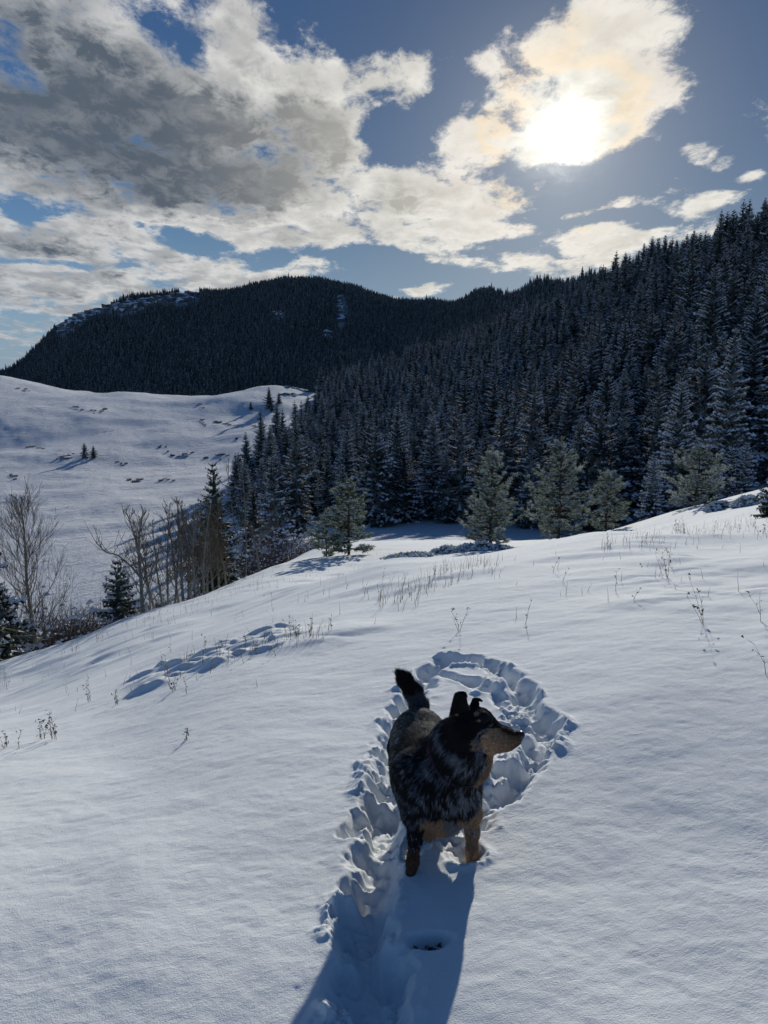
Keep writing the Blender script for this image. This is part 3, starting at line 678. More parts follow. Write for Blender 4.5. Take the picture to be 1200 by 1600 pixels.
# ------------------------------------------------------------------ the forest on the right-hand hill
def forest():
    rg = np.random.default_rng(5)
    protos = []
    specs = [(9.5, 2.3, 34, 11, 9, .7, .22), (11, 2.5, 38, 11, 9, .5, .3), (12.5, 2.6, 42, 11, 8, .75, .2), (8.5, 2.5, 31, 11, 9, .6, .28), (11.5, 2.1, 40, 10, 8, .35, .4), (7, 2.1, 27, 11, 9, .8, .22), (10.5, 2.9, 34, 12, 9, .45, .35), (13.5, 2.4, 42, 10, 8, .5, .32)]
    for i, (h, r, lv, pr, tw, sn, rgd) in enumerate(specs):
        protos.append(make_spruce('spruce', 'snow-dusted spruce in the crowded stand on the forested hill', 'spruce tree', 'spruces on the forested hill', 100 + i, h, r, lv, pr, tw, sn, ragged=rgd))
    H = [s[0] for s in specs]
    # candidate places: jittered rows that spread with distance
    pts = []
    Y = 66.0
    while Y < 400:
        step = 3.35 + .006 * Y; x = -.27 * Y
        while x < .72 * Y:
            xx, yy = x + rg.uniform(-.45, .45) * step, Y + rg.uniform(-.45, .45) * step
            pts.append((xx, yy)); x += step
        Y += step * .95
    P = np.array(pts); r = np.hypot(P[:, 0], P[:, 1]); phi = np.arctan2(P[:, 0], P[:, 1])
    keep = r > forest_edge(phi) + 1.5 + 2.5 * vnoise(P[:, 0] * .2, P[:, 1] * .2, 3)
    keep &= (phi > -.25)
    P = P[keep]; z = ground(P[:, 0], P[:, 1]); r = np.hypot(P[:, 0], P[:, 1])
    zc = P[:, 1] * CP - (z - EYE) * SP; px = 600 + F_PX * P[:, 0] / zc; py = 800 - F_PX * ((P[:, 1] * SP + (z - EYE) * CP) / zc)
    # left border of the stand as it climbs the knoll
    lim = np.interp(py, [600, 640, 700, 740, 780, 815, 850], [505, 500, 462, 415, 375, 355, 350])
    ok = (px > lim + 14 * vnoise(P[:, 0] * .1, P[:, 1] * .1, 8)) & (px < 1330)
    P, z, r, px, py = P[ok], z[ok], r[ok], px[ok], py[ok]
    big = 1.0 + .0007 * (px - 700)                        # taller timber towards the right
    sc = np.clip(big, .8, 1.5) * rg.choice([.55, .8, .95, 1.12], len(P), p=[.15, .3, .35, .2]) * rg.uniform(.9, 1.1, len(P)) * np.interp(r, [60, 90, 200, 400], [.82, 1.0, 1.05, .95])
    inview = (px > -10) & (px < 1215)
    # the 300 that show largest: nearest rows first, with the skyline's stand-outs
    size = sc / r * inview * np.where(r < 100, 1.0, .9)
    order = np.argsort(-size); solo = order[:290]; mass = order[290:]
    first = [True] * len(protos)
    for n_, i in enumerate(solo):
        k = int(rg.integers(len(protos)))
        s = float(sc[i]); loc = (P[i, 0], P[i, 1], z[i] - .1); rz = rg.uniform(0, 6.28); S3 = (s * rg.uniform(.85, 1.12), s * rg.uniform(.85, 1.12), s)
        if first[k]:
            o = protos[k]; first[k] = False; o.location = loc; o.rotation_euler = (0, 0, rz); o.scale = S3
        else: o = copy_thing(protos[k], loc, rz, S3)
        o['label'] = 'snow-dusted spruce in the front ranks of the forest, at the foot of the hill' if r[i] < 92 else 'dark snow-dusted spruce in the ranks behind the forest edge' if r[i] < 130 else 'spruce standing higher up the forested hill among its like'
        o['group'] = 'spruces at the foot of the hill' if r[i] < 92 else 'spruces behind the forest edge' if r[i] < 130 else 'spruces up the forested hill'
    # the rest of the wood: one mass of instances
    instancer('spruce_forest', [p for p in protos], P[mass], z[mass] - .1, sc[mass], rg, 'snow-dusted spruce forest filling the hillside up to the skyline', 'forest')
    return protos

def joined(e, name):
    """one unlinked mesh object of a tree's parts, for instancing"""
    V, Fc, MI, mats = [], [], [], []; off = 0
    for ch in e.children:
        me = ch.data; v = np.empty(len(me.vertices) * 3, np.float32); me.vertices.foreach_get('co', v)
        f = np.empty(len(me.loops), np.int32); me.loops.foreach_get('vertex_index', f); mi = np.empty(len(me.polygons), np.int32); me.polygons.foreach_get('material_index', mi)
        V.append(v.reshape(-1, 3)); Fc.append(f.reshape(-1, 3) + off); MI.append(mi + len(mats)); mats += list(me.materials); off += len(me.vertices)
    o = mesh(name, np.concatenate(V), np.concatenate(Fc), mats, midx=np.concatenate(MI)); COL.objects.unlink(o); return o

def instancer(name, protos, P, z, sc, rg, label, cat, meshes=None, flat=1.0):
    n = len(P); me = bpy.data.meshes.new(name); me.vertices.add(n); me.vertices.foreach_set('co', np.c_[P, z].astype(np.float32).ravel())
    A = me.attributes; sq = np.c_[sc * rg.uniform(.82, 1.15, n), sc * rg.uniform(.82, 1.15, n), sc * flat]
    a = A.new('sz', 'FLOAT_VECTOR', 'POINT'); a.data.foreach_set('vector', sq.astype(np.float32).ravel())
    a = A.new('rot', 'FLOAT_VECTOR', 'POINT'); a.data.foreach_set('vector', np.c_[rg.normal(0, .02, n), rg.normal(0, .02, n), rg.uniform(0, 6.28, n)].astype(np.float32).ravel())
    k = len(protos) if meshes is None else len(meshes)
    a = A.new('pick', 'INT', 'POINT'); a.data.foreach_set('value', rg.integers(0, k, n).astype(np.int32))
    o = bpy.data.objects.new(name, me); COL.objects.link(o); tag(o, label, cat, None, 'stuff')
    nt = bpy.data.node_groups.new(name, 'GeometryNodeTree'); nt.interface.new_socket('Geometry', in_out='INPUT', socket_type='NodeSocketGeometry'); nt.interface.new_socket('Geometry', in_out='OUTPUT', socket_type='NodeSocketGeometry')
    gi, go = nt.nodes.new('NodeGroupInput'), nt.nodes.new('NodeGroupOutput'); L = nt.links
    def attr(nm, ty):
        q = nt.nodes.new('GeometryNodeInputNamedAttribute'); q.data_type = ty; q.inputs['Name'].default_value = nm; return q.outputs['Attribute']
    m2p = nt.nodes.new('GeometryNodeMeshToPoints'); L.new(gi.outputs[0], m2p.inputs[0])
    jn = nt.nodes.new('GeometryNodeJoinGeometry')
    srcs = meshes or [joined(p, name + '_source') for p in protos]
    for i, s in enumerate(srcs):
        eq = nt.nodes.new('FunctionNodeCompare'); eq.data_type = 'INT'; eq.operation = 'EQUAL'; L.new(attr('pick', 'INT'), eq.inputs[2]); eq.inputs[3].default_value = i
        oi = nt.nodes.new('GeometryNodeObjectInfo'); oi.inputs['Object'].default_value = s; oi.inputs['As Instance'].default_value = True
        ip = nt.nodes.new('GeometryNodeInstanceOnPoints'); L.new(m2p.outputs[0], ip.inputs['Points']); L.new(eq.outputs[0], ip.inputs['Selection']); L.new(oi.outputs['Geometry'], ip.inputs['Instance'])
        L.new(attr('rot', 'FLOAT_VECTOR'), ip.inputs['Rotation']); L.new(attr('sz', 'FLOAT_VECTOR'), ip.inputs['Scale']); L.new(ip.outputs[0], jn.inputs[0])
    L.new(jn.outputs[0], go.inputs[0])
    md = o.modifiers.new('scatter', 'NODES'); md.node_group = nt
    return o
PROTOS = forest()

# ------------------------------------------------------------------ the wood on the far mountain
def far_tree(seed, h=11, r=1.7):
    rg = np.random.default_rng(seed); g = Geo(); T = []; SN = []
    for i in range(11):
        t = i / 11; z0 = h * (.06 + .9 * t); rr = r * (1 - t) ** .8 + .15; k = 8; q0 = rg.uniform(0, 6); tip = np.array([0, 0, z0 + h * .17])
        ring = [np.array([math.cos(q0 + 6.283 * j / k), math.sin(q0 + 6.283 * j / k), 0]) * rr * (rg.uniform(.85, 1.25) if j % 2 else rg.uniform(.35, .6)) + np.array([0, 0, z0 - (.3 if j % 2 else 0)]) for j in range(k)]
        for j in range(k): T.append((ring[j], ring[(j + 1) % k], tip))
        for j in range(1, k, 2):
            if rg.random() < .22:
                a = ring[j] * .92 + tip * .08 + np.array([0, 0, .1]); SN.append((a + np.array([.22, 0, 0]), a + np.array([-.1, .2, .02]), a * .6 + tip * .4 + np.array([0, 0, .12])))
    g.tris(T, 0); g.tris(SN, 1); o = g.build('far_spruce_source', [M_NEEDLE, M_CLUMP]); COL.objects.unlink(o); return o
def px_of(x, y, z):
    zc = y * CP - (z - EYE) * SP; return 600 + F_PX * x / zc, 800 - F_PX * ((y * SP + (z - EYE) * CP) / zc)
def bare_patch(px, py):                                   # cliffs and screes without trees, seen from the valley
    b = np.zeros(len(px), bool)
    top = np.interp(px, [85, 120, 200, 300, 330], [511, 488, 466, 452, 448]); b |= (px > 88) & (px < 312) & (py > top + 5) & (py < top + 25 + 6 * np.sin(px * .07))
    for cx, cy, rx, ry in ((534, 490, 9, 30), (437, 495, 9, 9), (512, 525, 9, 10)): b |= ((px - cx) / rx) ** 2 + ((py - cy) / ry) ** 2 < 1
    return b
def mountain_wood():
    rg = np.random.default_rng(9); n = 52000
    # spread evenly over the ground between the foot and just past the ridge
    phi = rg.uniform(-.66, .52, n * 3); r = np.sqrt(rg.uniform(430 ** 2, 1420 ** 2, n * 3)); x, y = r * np.sin(phi), r * np.cos(phi)
    rid = np.interp(np.degrees(phi), [-36, -28, -20, -8, 2, 7, 12, 16, 20, 30], [1050, 1160, 1230, 1320, 1270, 1060, 800, 680, 600, 560])
    keep = (r < rid * 1.03) & (r > rid * .52); x, y, r, rid = x[keep], y[keep], r[keep], rid[keep]
    z = mountain_z(x, y); px, py = px_of(x, y, z)
    keep = (px > -60) & (px < 1260) & (py < 640) & ~bare_patch(px, py); x, y, z, r, rid = x[keep], y[keep], z[keep], r[keep], rid[keep]
    if len(x) > n: s = rg.permutation(len(x))[:n]; x, y, z, r = x[s], y[s], z[s], r[s]
    sc = rg.uniform(.45, 1.1, len(x)) * (1 + .3 * vnoise(x * .01, y * .01, 4)); sc = np.where(rg.random(len(x)) < .01, sc * 1.35, sc)
    instancer('mountain_forest', None, np.c_[x, y], z - .3, sc, rg, 'dense dark conifer forest covering the far mountain and its ridge', 'forest', meshes=[far_tree(i, h, rr) for i, (h, rr) in enumerate(((11, 2.0), (12, 1.7), (9, 1.9)))])
mountain_wood()

def mt_hit(px, py, lo=430, hi=1500):
    d = ray(px, py); Ys = np.arange(lo, hi, 6.0); k = Ys / d[1]; q = EYE + d[2] * k < mountain_z(d[0] * k, Ys)
    Y = Ys[q.argmax()] if q.any() else hi
    k = Y / d[1]; return np.array([d[0] * k, Y, EYE + d[2] * k])
def rock_mass(name, blocks, seed, label, cat, group=None, mat=None):
    """faceted blocks of one outcrop, sunk into each other"""
    rg = np.random.default_rng(seed); g = Geo()
    import itertools
    c0 = np.mean([b[0] for b in blocks], axis=0)
    for (c, s) in blocks:
        V = np.array(list(itertools.product((-1, 1), repeat=3)), float); V = np.r_[V, [[0, 0, 1.25], [1.2, 0, 0], [-1.2, 0, 0], [0, -1.2, 0], [0, 1.2, 0], [0, 0, -1]]]
        V = V * rg.uniform(.6, 1.1, V.shape); a = rg.uniform(0, 6.28); Q = np.array([[math.cos(a), -math.sin(a), 0], [math.sin(a), math.cos(a), 0], [0, 0, 1]])
        # vertex order of product: (x,y,z) with index 4x+2y+z
        F = []
        for face, cc in (((1, 5, 7, 3), 8), ((4, 6, 7, 5), 9), ((0, 1, 3, 2), 10), ((0, 4, 5, 1), 11), ((2, 3, 7, 6), 12), ((0, 2, 6, 4), 13)):
            for i in range(4): F.append((face[i], face[(i + 1) % 4], cc))
        g.raw((V * s) @ Q.T + (c - c0), F, 0)
    o = g.build(name, mat or M_ROCK); o.location = tuple(c0); tag(o, label, cat, group); return o
def cliffs():
    rg = np.random.default_rng(3)
    def band(pts, size, n, seed, label, spread=(3, 4)):
        B = []
        for i in range(n):
            t = rg.uniform(0, len(pts) - 1.001); j = int(t); px = pts[j][0] + (pts[j + 1][0] - pts[j][0]) * (t - j) + rg.normal(0, spread[0]); py = pts[j][1] + (pts[j + 1][1] - pts[j][1]) * (t - j) + rg.normal(0, spread[1])
            B.append((mt_hit(px, py) + np.array([0, 0, -1]), np.array([7, 5, 6]) * size * rg.uniform(.5, 1.3)))
        rock_mass('cliff', B, seed, label, 'cliff')
    band([(92, 519), (110, 506), (130, 497), (175, 484)], .85, 150, 1, 'snow-streaked limestone cliff at the left end of the mountain ridge', (2, 3))
    band([(180, 483), (215, 477), (250, 471), (305, 464)], .85, 190, 2, 'longest pale limestone cliff band under the mountain ridge trees', (3, 3))
    band([(531, 468), (532, 488), (537, 505)], .7, 60, 3, 'narrow snowy rock chute below the rounded mountain summit', (2, 3))
    band([(433, 492), (441, 490)], .6, 12, 4, 'small pale rock patch in the forest left of the chute', (2, 2))
    band([(508, 521), (516, 520)], .6, 12, 5, 'small pale rock patch in the forest below the chute', (2, 2))
cliffs()

# ------------------------------------------------------------------ trees of the middle ground
def middle():
    # frosted young pines on the brink of the bench: (column, distance, top row, half width, label, seed, lean)
    pines = [(545, 25.5, 752, 1.25, 'frosted young pine standing alone on snow left of the shaded clearing', 1, .05),
             (766, 27.0, 702, 1.4, 'tall frosted pine behind the low snowy juniper, second pine from the left', 2, .0),
             (872, 28.5, 686, 1.75, 'broad open frosted pine casting its shadow on the bright snow brow', 3, .04),
             (946, 29.0, 738, 1.3, 'small rounded frosted pine just right of the broad open pine', 4, .0),
             (1086, 30.0, 700, 1.7, 'rounded grey-green pine behind the snowy juniper mound at right', 5, .1)]
    for px, Y, top, wr, lab, sd, lean in pines:
        h = height_for(px, top, Y); put(make_pine('young_pine', lab, 'pine tree', None, 40 + sd, h, wr, lean), px, Y, sd * 1.3)
    h = height_for(512, 800, 26.0); put(make_pine('young_pine', 'short frosted pine crowding the left side of the lone pine', 'pine tree', None, 71, h, .6), 510, 26.2, .4)
    # dark spruces in the gully and at the frame edge
    sp = [(192, 24.5, 872, .85, 'small dark spruce at the left foot of the bare aspens', M_BARE, .5),
          (342, 33, 722, 1.6, 'tall dark spruce behind the bare aspen thicket', M_BARE, .3),
          (322, 36, 785, 1.0, 'shorter dark spruce half hidden by bare aspens, left of the tall one', M_BARE, .3),
          (-8, 20, 795, 1.0, 'dark spruce cut by the left picture edge, above the brush', M_BARE, .4),
          (12, 21.5, 925, 1.15, 'low frosted spruce filling the lower left corner of the gully', M_NEEDLE, .8),
          (466, 62, 638, 1.7, 'tall slender spruce standing at the left tip of the forest', M_NEEDLE, .4),
          (428, 58, 712, 1.7, 'dark spruce at the left end of the forest foot above the creek', M_NEEDLE, .5),
          (398, 60, 755, 1.5, 'leftmost spruce of the forest foot, beside the bare saplings', M_NEEDLE, .4)]
    for i, (px, Y, top, r, lab, mt, sn) in enumerate(sp):
        h = height_for(px, top, Y); put(make_spruce('spruce', lab, 'spruce tree', None, 200 + i, h, r, max(20, int(h * 4.2)), 9, 8, sn, mt, .03, .32), px, Y, i)
    # grand old spruce that stands out of the forest at right
    for i, (px, Y, top, r, lab) in enumerate(((1050, 53, 592, 2.3, 'tall frosted spruce standing out pale against the dark forest at right'), (1125, 52, 512, 2.3, 'tall frosted spruce behind the small twin spruces at right'), (1158, 46, 692, .95, 'right one of two small twin spruces at the foot of the forest'), (1136, 46.5, 700, .9, 'left one of two small twin spruces at the foot of the forest'), (1015, 50, 705, 1.1, 'small frosted spruce left of the tall pale spruce'))):
        h = height_for(px, top, Y); put(make_spruce('spruce', lab, 'spruce tree', None, 240 + i, h, r, max(24, int(h * 3.6)), 11, 9, 1.0, M_NEEDLE, .03, .22), px, Y, i * 2)
    for i, (px, Y, top, r, lab) in enumerate(((1157, 190, 322, 3.0, 'tallest dark spruce breaking the skyline near the right edge'), (1188, 185, 315, 3.2, 'dark spruce on the skyline at the right edge'), (1097, 215, 358, 2.3, 'small pointed spruce on the skyline left of the tallest one'), (1133, 200, 346, 2.2, 'thin pale-topped tree on the skyline between darker spruces'), (1052, 245, 384, 2.6, 'dark spruce on the skyline above the middle of the forest'))):
        x, y, z = on_row(px, Y); h = max(9, W(px, top, Y)[2] - z); put(make_spruce('spruce', lab, 'spruce tree', None, 260 + i, h, r, 34, 9, 6, .35, M_NEEDLE, .05, .3), px, Y, i)
    # bare aspens
    asp = [(60, 22.0, 762, .52, 0, .30, 1.1, 'lone bare aspen with a wide crown at the left edge of the gully', 1, .085),
           (226, 23.0, 782, .40, -.05, .35, .8, 'bare aspen with a long limb reaching left, nearest of the thicket', 2, .075),
           (246, 25.5, 775, .34, -.1, .4, .7, 'slim bare aspen leaning left behind the limb-reaching one', 3, .05),
           (262, 26, 770, .32, .05, .4, .75, 'slim bare aspen second in the thicket row', 4, .05),
           (287, 23.8, 768, .34, -.03, .4, .8, 'pale bare aspen with paired trunks in mid thicket', 5, .055),
           (293, 24.6, 776, .32, .06, .4, .7, 'second of the paired pale aspens in mid thicket', 6, .05),
           (305, 24.0, 772, .34, .0, .4, .8, 'bare aspen before the tall dark spruce', 7, .05),
           (323, 26.0, 765, .34, .03, .4, .8, 'bare aspen with tan twigs before the tall dark spruce', 8, .045),
           (340, 27.0, 770, .34, .08, .45, .8, 'rightmost bare aspen before the tall dark spruce', 9, .045),
           (273, 24.8, 790, .30, .04, .4, .7, 'slender bare aspen leaning right, just left of the paired trunks', 12, .045),
           (314, 25.2, 780, .32, -.05, .4, .8, 'slender bare aspen leaning left before the tall dark spruce', 13, .045),
           (332, 25.0, 800, .34, .02, .35, .8, 'short twiggy bare aspen at the foot of the tall dark spruce', 14, .04),
           (352, 26.5, 790, .32, .04, .4, .8, 'bare aspen at the right flank of the tall dark spruce', 15, .04),
           (236, 26.5, 785, .26, .03, .45, .7, 'thin upright bare aspen behind the limb-reaching one', 16, .045),
           (254, 24.2, 800, .24, .0, .45, .7, 'thin upright bare aspen between the two leftmost slim ones', 17, .04),
           (280, 26.6, 775, .26, -.02, .45, .75, 'upright bare aspen at the back of mid thicket', 18, .05),
           (299, 26.8, 770, .26, .02, .45, .75, 'upright bare aspen behind the paired trunks', 19, .045),
           (318, 23.4, 778, .26, .0, .45, .75, 'upright pale aspen in front, right of the paired trunks', 20, .05),
           (385, 34.0, 705, .22, 0, .5, .6, 'thin bare tree standing in the creek bed right of the tall spruce', 10, .05),
           (372, 50.0, 700, .30, 0, .4, .7, 'bare twiggy tree at the left end of the forest', 11, .07)]
    for px, Y, top, spd, lean, fk, den, lab, sd, tr in asp:
        if (sd < 10 and sd > 1) or sd > 11: Y -= 2.0
        h = height_for(px, top, Y); put(make_bare('bare_aspen', lab, 'bare tree', None, 300 + sd, h, spd * .85, lean, fk, den * .95, tr * .8), px, Y, 0)
    h = height_for(406, 818, 23.5); o = make_bare('bare_aspen', 'small forked bare tree with a snowy limb leaning right, alone beside the gully', 'bare tree', None, 377, h, .62, .0, .75, .35, .05); put(o, 406, 23.5)
    # long limbs that reach sideways are parts of their trees
    for name, tpx, Y, pts, rr in (('limb', 226, 21.0, [(222, 905), (205, 885), (185, 868), (165, 862), (150, 848)], .035), ('limb', 406, 23.5, [(404, 850), (412, 838), (425, 828), (437, 823)], .035)):
        par = [o for o in COL.objects if o.name.startswith('bare_aspen') and abs(o.location.x - on_row(tpx, Y)[0]) < .05 and abs(o.location.y - Y) < .05][0]
        g = Geo(); q = [W(a, b, Y) - np.array(par.location) for a, b in pts]; tube(g, q, np.linspace(rr, .012, len(q)), 6, 0); rg = np.random.default_rng(7)
        for k in range(26):
            j = int(rg.integers(1, len(q))); p = q[j - 1] + (q[j] - q[j - 1]) * rg.random(); d = np.array([rg.normal(0, .5), rg.normal(0, .3), rg.uniform(.3, 1)]); d /= np.linalg.norm(d); l = rg.uniform(.3, .9)
            m = p + d * l * .5; tube(g, [p, m, m + (d + np.array([rg.normal(0, .3), 0, .2])) * l * .5], [.009, .006, .004], 3, 1)
        g.build(name, [M_ASPEN, M_TWIG], par)
    # willow brush along the creek
    B = [make_bush('willow_bush', 'leafless dark willow bush in the gully brush', 'bush', 'willow brush along the creek', 500 + i, h, r, st, M_WILLOW, sn, .012) for i, (h, r, st, sn) in enumerate(((1.8, 1.3, 170, .1), (2.3, 1.5, 190, .05), (1.4, 1.4, 150, .35)))]
    rg = np.random.default_rng(12); used = [False] * 3
    spots = [(px + rg.uniform(-6, 6), Y) for px, Y in [(-30, 25), (5, 26), (40, 27), (70, 27), (95, 27), (120, 28), (140, 30), (160, 31), (178, 29), (210, 30), (235, 31), (262, 33), (290, 34), (60, 32), (100, 33), (130, 35), (165, 37), (200, 38), (380, 40), (400, 44), (420, 47), (440, 44), (395, 50), (455, 50), (365, 44), (350, 40), (25, 34), (-20, 33), (90, 40), (145, 42), (415, 54), (372, 56)]]
    for i, (px, Y) in enumerate(spots):
        k = i % 3; x, y, z = on_row(px, Y); tp = np.interp(px, [-30, 60, 130, 200, 260, 330, 400, 460], [945, 955, 955, 945, 915, 890, 845, 815]) + rg.uniform(-12, 18); s = float(np.clip((W(px, tp, Y)[2] - z) / (1.8, 2.3, 1.4)[k], .7, 2.4))
        if not used[k]: o = B[k]; used[k] = True; o.location = (x, y, z); o.scale = (s, s, s); o.rotation_euler = (0, 0, i)
        else: o = copy_thing(B[k], (x, y, z), i * 1.7, (s, s, s))
        if px > 340: o['label'] = 'leafless willow bush in the creek bed below the forest'; o['group'] = 'willow brush below the forest'
    # snow-laden junipers
    def juniper(px, Y, w, h, lab, seed):
        rg2 = np.random.default_rng(seed); g = Geo(); T = []; SN = []
        for i in range(int(300 * w)):
            a = rg2.uniform(0, 6.283); r = math.sqrt(rg2.random()); p = np.array([w * r * math.cos(a), w * .55 * r * math.sin(a), h * (1 - r * r) * rg2.uniform(.3, 1) - .05])
            for k in range(6):
                d = rg2.normal(size=3); d[2] = abs(d[2]) * .7; d /= np.linalg.norm(d); s = np.cross(d, rg2.normal(size=3)); s = s / np.linalg.norm(s) * .02; T.append((p + s, p - s, p + d * .16))
            if rg2.random() < .5:
                ww = .09 * rg2.uniform(.6, 1.5); c = p + np.array([0, 0, .07]); k = 5; ring = [c + np.array([ww * math.cos(1.257 * j), ww * math.sin(1.257 * j), -.03]) for j in range(k)]; SN += [(ring[j], ring[(j + 1) % k], c + np.array([0, 0, ww * .45])) for j in range(k)]
        g.tris(T, 0); g.tris(SN, 1); o = g.build('juniper', [M_PINE, M_CLUMP]); tag(o, lab, 'juniper bush'); put(o, px, Y, .15 * seed, .02)
    juniper(752, 25.2, 1.25, .28, 'low spreading juniper under snow at the foot of the second pine', 1)
    juniper(702, 24.6, .75, .3, 'dark-topped low juniper left of the second pine', 2)
    juniper(640, 23.6, 1.1, .16, 'flat snow-covered juniper mat between the lone pine and the dark-topped juniper', 3)
    juniper(1125, 24.5, .7, .33, 'snow-heaped juniper mound on the right-hand brow, left one', 4)
    juniper(1168, 24.0, .8, .34, 'snow-heaped juniper mound on the right-hand brow, right one', 5)
    juniper(925, 27.5, .5, .14, 'tiny snowy juniper mat at the foot of the rounded pine', 6)
    # little spruce poking in at the right edge
    h = height_for(1208, 880, 12.5); put(make_spruce('spruce', 'tiny spruce tip poking in at the right edge of the picture', 'spruce tree', None, 290, max(h, .55), .26, 12, 7, 6, .4, M_BARE, .03, .3), 1205, 12.5)
middle()

# ------------------------------------------------------------------ far snowy hill: lone trees, brush and rock
def hill_bits():
    rg = np.random.default_rng(21)
    def hit(px, py, lo=50, hi=420):
        d = ray(px, py)
        Ys = np.arange(lo, hi, 1.5); k = Ys / d[1]; zs = ground(d[0] * k, Ys); q = EYE + d[2] * k < zs
        if q.any(): i = q.argmax(); return np.array([d[0] * k[i], Ys[i], zs[i]])
        return np.array([d[0] / d[1] * hi, hi, gz(d[0] / d[1] * hi, hi)])
    for i, (px, py, top, lab) in enumerate(((133, 717, 694, 'left and bushier of two small spruces alone on the snowy hill'), (147, 718, 699, 'right and narrower of two small spruces alone on the snowy hill'), (421, 640, 606, 'tallest spruce on the side of the rocky knoll'), (436, 632, 614, 'small spruce just under the knoll rocks'), (392, 641, 629, 'tiny spruce on the slope left of the knoll'), (425, 645, 632, 'short spruce at the foot of the tallest knoll spruce'))):
        p = hit(px, py); k = p[1] / F_PX; h = (py - top) * k
        e = make_spruce('spruce', lab, 'spruce tree', None, 320 + i, h, h * .34, 20, 9, 6, .3, M_BARE, .03, .3); e.location = tuple(p)
    # rock on the knoll and hill
    for i, (px, py, w, lab) in enumerate(((470, 610, 26, 'dark rocky top of the knoll above the forest tip'), (452, 617, 12, 'low rock shelf left of the knoll top'), (105, 712, 13, 'low snowy rock ledge left of the two small spruces'), (290, 710, 12, 'dark rock ledge in the shaded hollow of the hill'), (495, 622, 10, 'rocks on the right shoulder of the knoll'))):
        c = hit(px, py); k = c[1] / F_PX; B = []
        for j in range(10 + w // 2):
            q = c + np.array([rg.normal(0, w * .45 * k), rg.normal(0, 1.5), 0]); q[2] = gz(q[0], q[1]) + rg.uniform(-.5, .1) * k * 3; B.append((q, np.array([1.8, 1.2, .8]) * k * 5 * rg.uniform(.5, 1.2) * .5))
        rock_mass('rock_outcrop', B, 30 + i, lab, 'rock outcrop')
    # sagebrush patches
    pat = [(345, 660, 16), (322, 663, 10), (215, 752, 20), (255, 750, 14), (190, 727, 12), (120, 640, 12), (160, 640, 14), (60, 699, 14), (310, 635, 8), (150, 645, 9), (345, 712, 12), (330, 718, 12), (40, 608, 12), (130, 608, 10), (250, 700, 8), (400, 665, 10), (370, 690, 8), (265, 712, 12), (410, 700, 12), (20, 745, 14)]
    src = None
    for i, (px, py, w) in enumerate(pat):
        for k2 in range(4):
            c = hit(px + rg.normal(0, w * .6), py + rg.normal(0, 2.0)); k = c[1] / F_PX
            if src is None:
                src = make_bush('sagebrush', 'low dark sagebrush poking through snow on the far hill', 'bush', 'sagebrush on the snowy hill', 610, .5, 1.5, 150, M_WEED, .0, .03); o = src
                o.location = tuple(c); o.scale = (w * k / 2.2, w * k / 3, 1.0)
            else: o = copy_thing(src, tuple(c), rg.uniform(-.3, .3), (w * k / 2.2 * rg.uniform(.3, .9), w * k / 4, rg.uniform(.7, 1.2)))
hill_bits()

